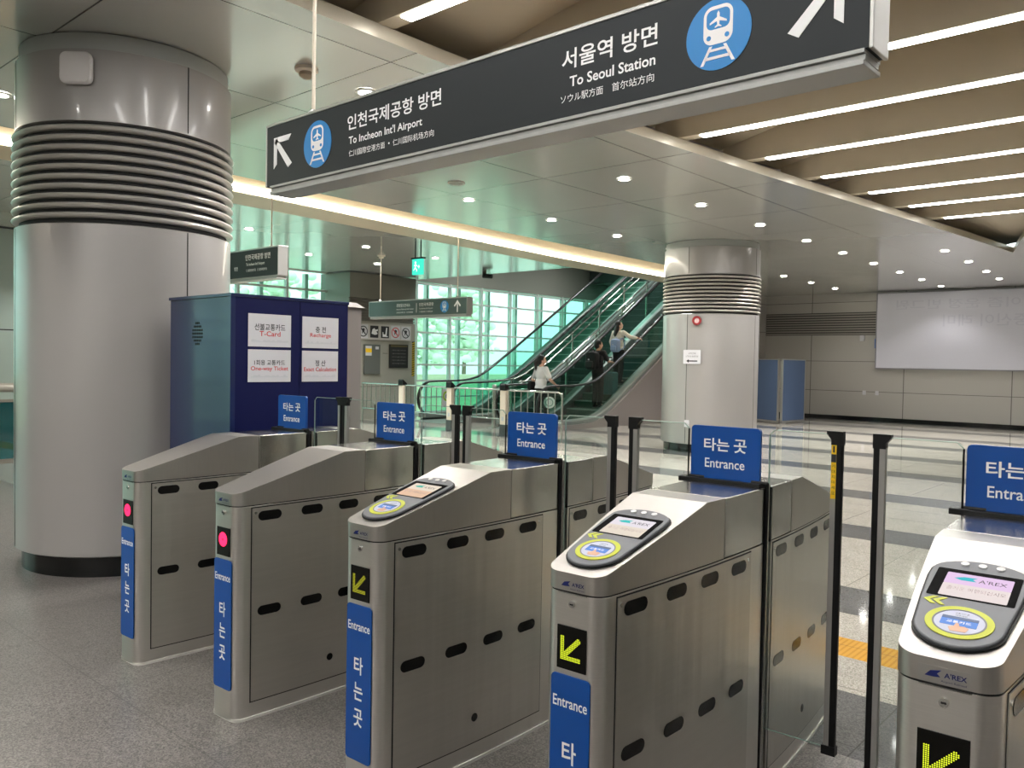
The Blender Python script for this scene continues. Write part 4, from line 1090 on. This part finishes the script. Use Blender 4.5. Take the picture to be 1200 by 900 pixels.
# ------------------------------------------------------------------ people
SKIN = mat('skin', srgb(214, 170, 146), .5)
HAIR = mat('black_hair', srgb(24, 20, 20), .5)
def fuse(mb, name, m, parent, vox=.009, smooth=2):
    o = mb.build(name, m, parent)
    r = o.modifiers.new('fuse', 'REMESH'); r.mode = 'VOXEL'; r.voxel_size = vox; r.use_smooth_shade = True
    s_ = o.modifiers.new('soften', 'SMOOTH'); s_.iterations = smooth; s_.factor = .5
    dg = bpy.context.evaluated_depsgraph_get(); dg.update()
    me = bpy.data.meshes.new_from_object(o.evaluated_get(dg)); o.modifiers.clear()
    old = o.data; o.data = me; bpy.data.meshes.remove(old); me.name = name
    if not me.materials: me.materials.append(m)
    return o
def hand(mb, w, d, palm, curl=.5):
    """hand at wrist w, pointing along d; palm normal `palm`"""
    d = V(d).normalized(); pn = V(palm).normalized(); sd = d.cross(pn).normalized()
    w = V(w); k = w + d*.045
    for q in (-.025, -.009, .009, .025): mb.limb(w+sd*q*.7, k+sd*q+d*.04, .013, .011)
    for q, L in ((-.028, .055), (-.010, .068), (.009, .072), (.027, .064)):
        a = k+d*.042+sd*q; b = a + (d*cos(curl)+pn*sin(curl))*L*.5; c = b + (d*cos(curl*2)+pn*sin(curl*2))*L*.5
        mb.limb(a, b, .0095, .0085); mb.limb(b, c, .0085, .007)
    a = w+d*.02+sd*.03; b = a+(sd*.7+d*.7+pn*.3).normalized()*.035; c = b+(d*.9+pn*.4).normalized()*.03
    mb.limb(a, b, .012, .010); mb.limb(b, c, .010, .008)
def person(name_lab, loc, rz, h, arms, head_turn, pitch, shirt, pants, hair, legs, female=True, sleeve=.55, shoecol=BLACK):
    """arms: {side: (elbow, wrist)} in metres in body space (x right, y forward, z up)"""
    t = thing('person', name_lab, 'person', loc, rz)
    s = h/1.7
    P = lambda x, y, z: V((x*s, y*s, z*s))
    shw = .165 if female else .19; hipw = .085
    neck = P(0, -.01, 1.42); head = P(0, .02, 1.575)
    body = MB()
    body.ball(P(0,0,1.25), (shw*.82*s, .11*s, .20*s)); body.ball(P(0,0,1.05), (.135*s, .10*s, .16*s)); body.ball(P(0,-.005,.92), (.155*s, .12*s, .12*s))
    body.limb(P(-shw+.03,0,1.38), P(shw-.03,0,1.38), .055*s, .055*s); body.limb(P(0,-.01,1.38), P(0,.005,1.50), .055*s, .048*s)
    Rh = Matrix.Rotation(head_turn, 3, 'Z') @ Matrix.Rotation(pitch, 3, 'X')
    hd = lambda x, y, z: head + Rh @ V((x*s, y*s, z*s))
    body.ball(hd(0,-.005,.02), (.075*s, .092*s, .105*s), M=Rh); body.ball(hd(0,.02,-.045), (.058*s, .068*s, .075*s), M=Rh)
    body.limb(hd(0,.088,.015), hd(0,.104,-.018), .010*s, .013*s)             # nose
    body.limb(hd(-.02,.083,-.058), hd(.02,.083,-.058), .008*s, .008*s)       # lips
    body.limb(hd(-.03,.078,.03), hd(.03,.078,.03), .010*s, .010*s)           # brow
    for q in (-1, 1): body.ball(hd(.076*q,-.005,-.01), (.012*s, .022*s, .032*s), 10, 8)
    sh = MB(); pa = MB(); feet = []
    for q in (-1, 1):
        S = P(shw*q, 0, 1.385); E, W = arms[q]; E, W = P(*E), P(*W)
        body.limb(S, E, .046*s, .037*s); body.limb(E, W, .037*s, .025*s)
        d = (W-E).normalized(); hand(body, W, d, (0,0,-1) if abs(d.z) < .6 else (-q,0,0), .55)
        sl = sleeve
        if sl <= 1: sh.limb(S, S+(E-S)*sl, .060*s, .062*s)
        else: sh.limb(S, E, .062*s, .058*s); sh.limb(E, E+(W-E)*(sl-1), .058*s, .046*s)
        Hh, K, A = legs[q]; Hh, K, A = P(*Hh), P(*K), P(*A)
        body.limb(Hh, K, .078*s, .052*s); body.limb(K, A, .052*s, .036*s); body.limb(A, A+V((0,.12*s,-.03*s)), .034*s, .026*s)
        pa.limb(Hh, K, .092*s, .072*s); pa.limb(K, K+(A-K)*.93, .072*s, .062*s)
        feet.append(A)
    fuse(body, 'body', SKIN, t, .0085)
    sh.ball(P(0,0,1.25), (shw*.95*s, .13*s, .20*s)); sh.ball(P(0,0,1.06), (.155*s, .122*s, .17*s)); sh.ball(P(0,0,.93), (.168*s, .135*s, .12*s)); sh.limb(P(-shw+.03,0,1.37), P(shw-.03,0,1.37), .07*s, .07*s)
    fuse(sh, 'shirt', shirt, t, .012)
    pa.ball(P(0,-.005,.90), (.165*s, .132*s, .13*s))
    fuse(pa, 'trousers', pants, t, .012)
    for A in feet:
        f = MB(); f.limb(A+V((0,-.02*s,-.045*s)), A+V((0,.14*s,-.055*s)), .042*s, .036*s); f.limb(A+V((0,0,.0)), A+V((0,0,-.05*s)), .045*s, .042*s)
        fuse(f, 'shoe', shoecol, t, .01)
    hb = MB(); hb.ball(hd(0,-.018,.035), (.088*s, .100*s, .105*s), M=Rh)
    hb.ball(hd(0,-.05,-.02), (.080*s, .07*s, .09*s), M=Rh)
    if hair == 'tail': hb.limb(hd(0,-.10,.03), hd(0,-.155,-.06), .035*s, .045*s); hb.limb(hd(0,-.155,-.06), hd(0,-.13,-.25), .045*s, .018*s)
    if hair == 'long':
        for q in (-.05, 0, .05): hb.limb(hd(q,-.06,-.02), hd(q*1.4-.02,-.14,-.22), .055*s, .065*s); hb.limb(hd(q*1.4-.02,-.14,-.22), hd(q*1.1-.03,-.15,-.46), .065*s, .03*s)
    ho = fuse(hb, 'hair', HAIR, t, .01, 1)
    # cut the hair back from the face: the front of the cap is pushed inside the head
    for v in ho.data.vertices:
        l = Rh.inverted() @ (v.co - head)
        if l.y > .03*s and l.z < .075*s: v.co = head + Rh @ V((l.x*.8, min(l.y, .045*s), l.z))
    return t
STAND = {-1: ((-.085,0,.88), (-.09,.03,.48), (-.09,-.01,.085)), 1: ((.085,0,.88), (.09,.03,.48), (.09,-.01,.085))}
STRIDE = {-1: ((-.085,0,.88), (-.09,-.02,.48), (-.09,-.16,.10)), 1: ((.085,0,.88), (.09,.10,.49), (.09,.13,.085))}
CLW = mat('white_shirt', srgb(232, 232, 232), .8); CLB = mat('black_shirt', srgb(22, 23, 25), .8); CLC = mat('cream_cardigan', srgb(226, 220, 206), .85)
DPANT = mat('black_trousers', srgb(20, 22, 22), .85)
W1 = (-12.08, 14.62, .010)
person('woman with a ponytail in a white shirt and black trousers at the escalator foot', W1, radians(-8), 1.66,
       {-1: ((-.24,-.05,1.12), (-.22,.10,.93)), 1: ((.27,.04,1.13), (.30,.22,.99))}, radians(-35), 0, CLW, DPANT, 'tail', STRIDE, sleeve=.75)
SY = 16.56
man = person('man in a black shirt riding the right escalator, arm out to the suitcase', (-11.87, SY, step_z(SY)+.004), radians(-6), 1.66,
       {-1: ((-.25,-.02,1.12), (-.16,.2,1.02)), 1: ((.20,.16,1.16), (.13,.42,1.14))}, radians(-25), 0, CLB, DPANT, 'short', STAND, female=False, sleeve=.75)
TY = 17.55
person('woman with long black hair in a cream cardigan riding ahead, hand on the handrail', (-11.95, TY, step_z(TY)+.004), radians(-6), 1.60,
       {-1: ((-.22,-.05,1.13), (-.20,.03,.90)), 1: ((.32,.10,1.26), (.475,.20,1.235))}, radians(-40), radians(12), CLC, mat('dark_skirt', srgb(24, 25, 30), .8), 'long', STAND, sleeve=1.85)
def backpack(loc, rz, m, s, lab):
    t = thing('backpack', lab, 'backpack', loc, rz)
    b = MB().prism(rrect(-.15*s, 0, .15*s, .42*s, .08*s, 5), (0, 0, 0), (1,0,0), (0,0,1), .17*s); b.build('pack_body', m, t, 50, .03)
    MB().prism(rrect(-.11*s, .04*s, .11*s, .20*s, .04*s, 4), (0, -.17*s, 0), (1,0,0), (0,0,1), .05*s).build('front_pocket', m, t, 50, .015)
    for q in (-1, 1):
        MB().tube([V((.10*q*s, .0, .40*s)), V((.12*q*s, .10*s, .455*s)), V((.125*q*s, .22*s, .36*s)), V((.13*q*s, .20*s, .16*s)), V((.12*q*s, .0, .06*s))], .016*s, 8).build('shoulder_strap', m, t, 60)
    MB().tube([V((-.04*s, -.06*s, .41*s)), V((-.03*s, -.06*s, .46*s)), V((.03*s, -.06*s, .46*s)), V((.04*s, -.06*s, .41*s))], .008).build('carry_loop', m, t, 60)
    MB().box((-.02*s, -.222*s, .22*s), (.02*s, -.218*s, .25*s)).build('logo_patch', PAPER, t)
    return t
backpack((-11.875, SY-.125, step_z(SY)+.93), radians(-6), mat('black_nylon', srgb(18, 19, 21), .7), 1.05, 'black backpack worn by the man in black on the escalator')
backpack((-11.90, TY-.125, step_z(TY)+.80), radians(-6), mat('pale_blue_nylon', srgb(150, 170, 204), .7), .8, 'pale blue backpack worn by the woman in the cream cardigan')
t = thing('shoulder_bag', 'black shoulder bag at the left hip of the woman in white', 'bag', (W1[0]-.235, W1[1]-.03, .84))
MB().prism(rrect(-.13, 0, .13, .22, .05, 5), (0,0,0), (0,1,0), (0,0,1), .045, -.045).build('bag_body', BLACK, t, 50, .015)
MB().tube([V((0,-.10,.2)), V((.08,-.05,.50)), V((.12,.0,.54)), V((.08,.05,.50)), V((0,.10,.2))], .010, 8).build('strap', BLACK, t, 60)
UY = 17.0
t = thing('suitcase', 'upright teal suitcase standing on the escalator step beside the man in black', 'suitcase', (-11.81, UY, step_z(UY)+.006))
TEALS = mat('teal_shell', srgb(78, 140, 146), .45)
b = MB().prism(rrect(-.17, .05, .17, .62, .05, 5), (0,0,0), (1,0,0), (0,0,1), .12, -.12); b.build('shell', TEALS, t, 50, .02)
for x in (-.12, -.04, .04, .12): MB().box((x-.008, -.126, .10), (x+.008, -.12, .57)).build('ridge', TEALS, t)
for x in (-.06, .06): MB().cyl((x, -.03, .61), (x, -.03, .98), .008, n=8).build('handle_tube', CHROME, t, 60)
MB().cyl((-.075, -.03, .98), (.075, -.03, .98), .014, n=10).build('grip', BLACK, t, 60)
for x in (-.15, .15):
    for y in (-.08, .08): MB().cyl((x-.012, y, .028), (x+.012, y, .028), .026, n=14).build('wheel', BLACK, t, 60)

# ------------------------------------------------------------------ light
w = bpy.data.worlds.new('world'); SC.world = w; w.use_nodes = True
bg = w.node_tree.nodes['Background']; bg.inputs['Color'].default_value = (.86, 1, .99, 1); bg.inputs['Strength'].default_value = 1.7
sun = bpy.data.lights.new('sun', 'SUN'); sun.energy = 1.2; sun.angle = radians(20); sun.color = (1, 1, .96)
so = bpy.data.objects.new('sun', sun); COL.objects.link(so); so.rotation_euler = (radians(35), radians(20), 0)
vs = SC.view_settings; vs.view_transform = 'Standard'; vs.look = 'None'; vs.exposure = 0.52; vs.gamma = 1; vs.use_curve_mapping = False
SC.cycles.use_denoising = True
try: SC.cycles.denoiser = 'OPENIMAGEDENOISE'
except Exception: pass
SC.cycles.max_bounces = 10; SC.cycles.transparent_max_bounces = 16; SC.cycles.caustics_reflective = False; SC.cycles.caustics_refractive = False
SC.cycles.sample_clamp_indirect = 6
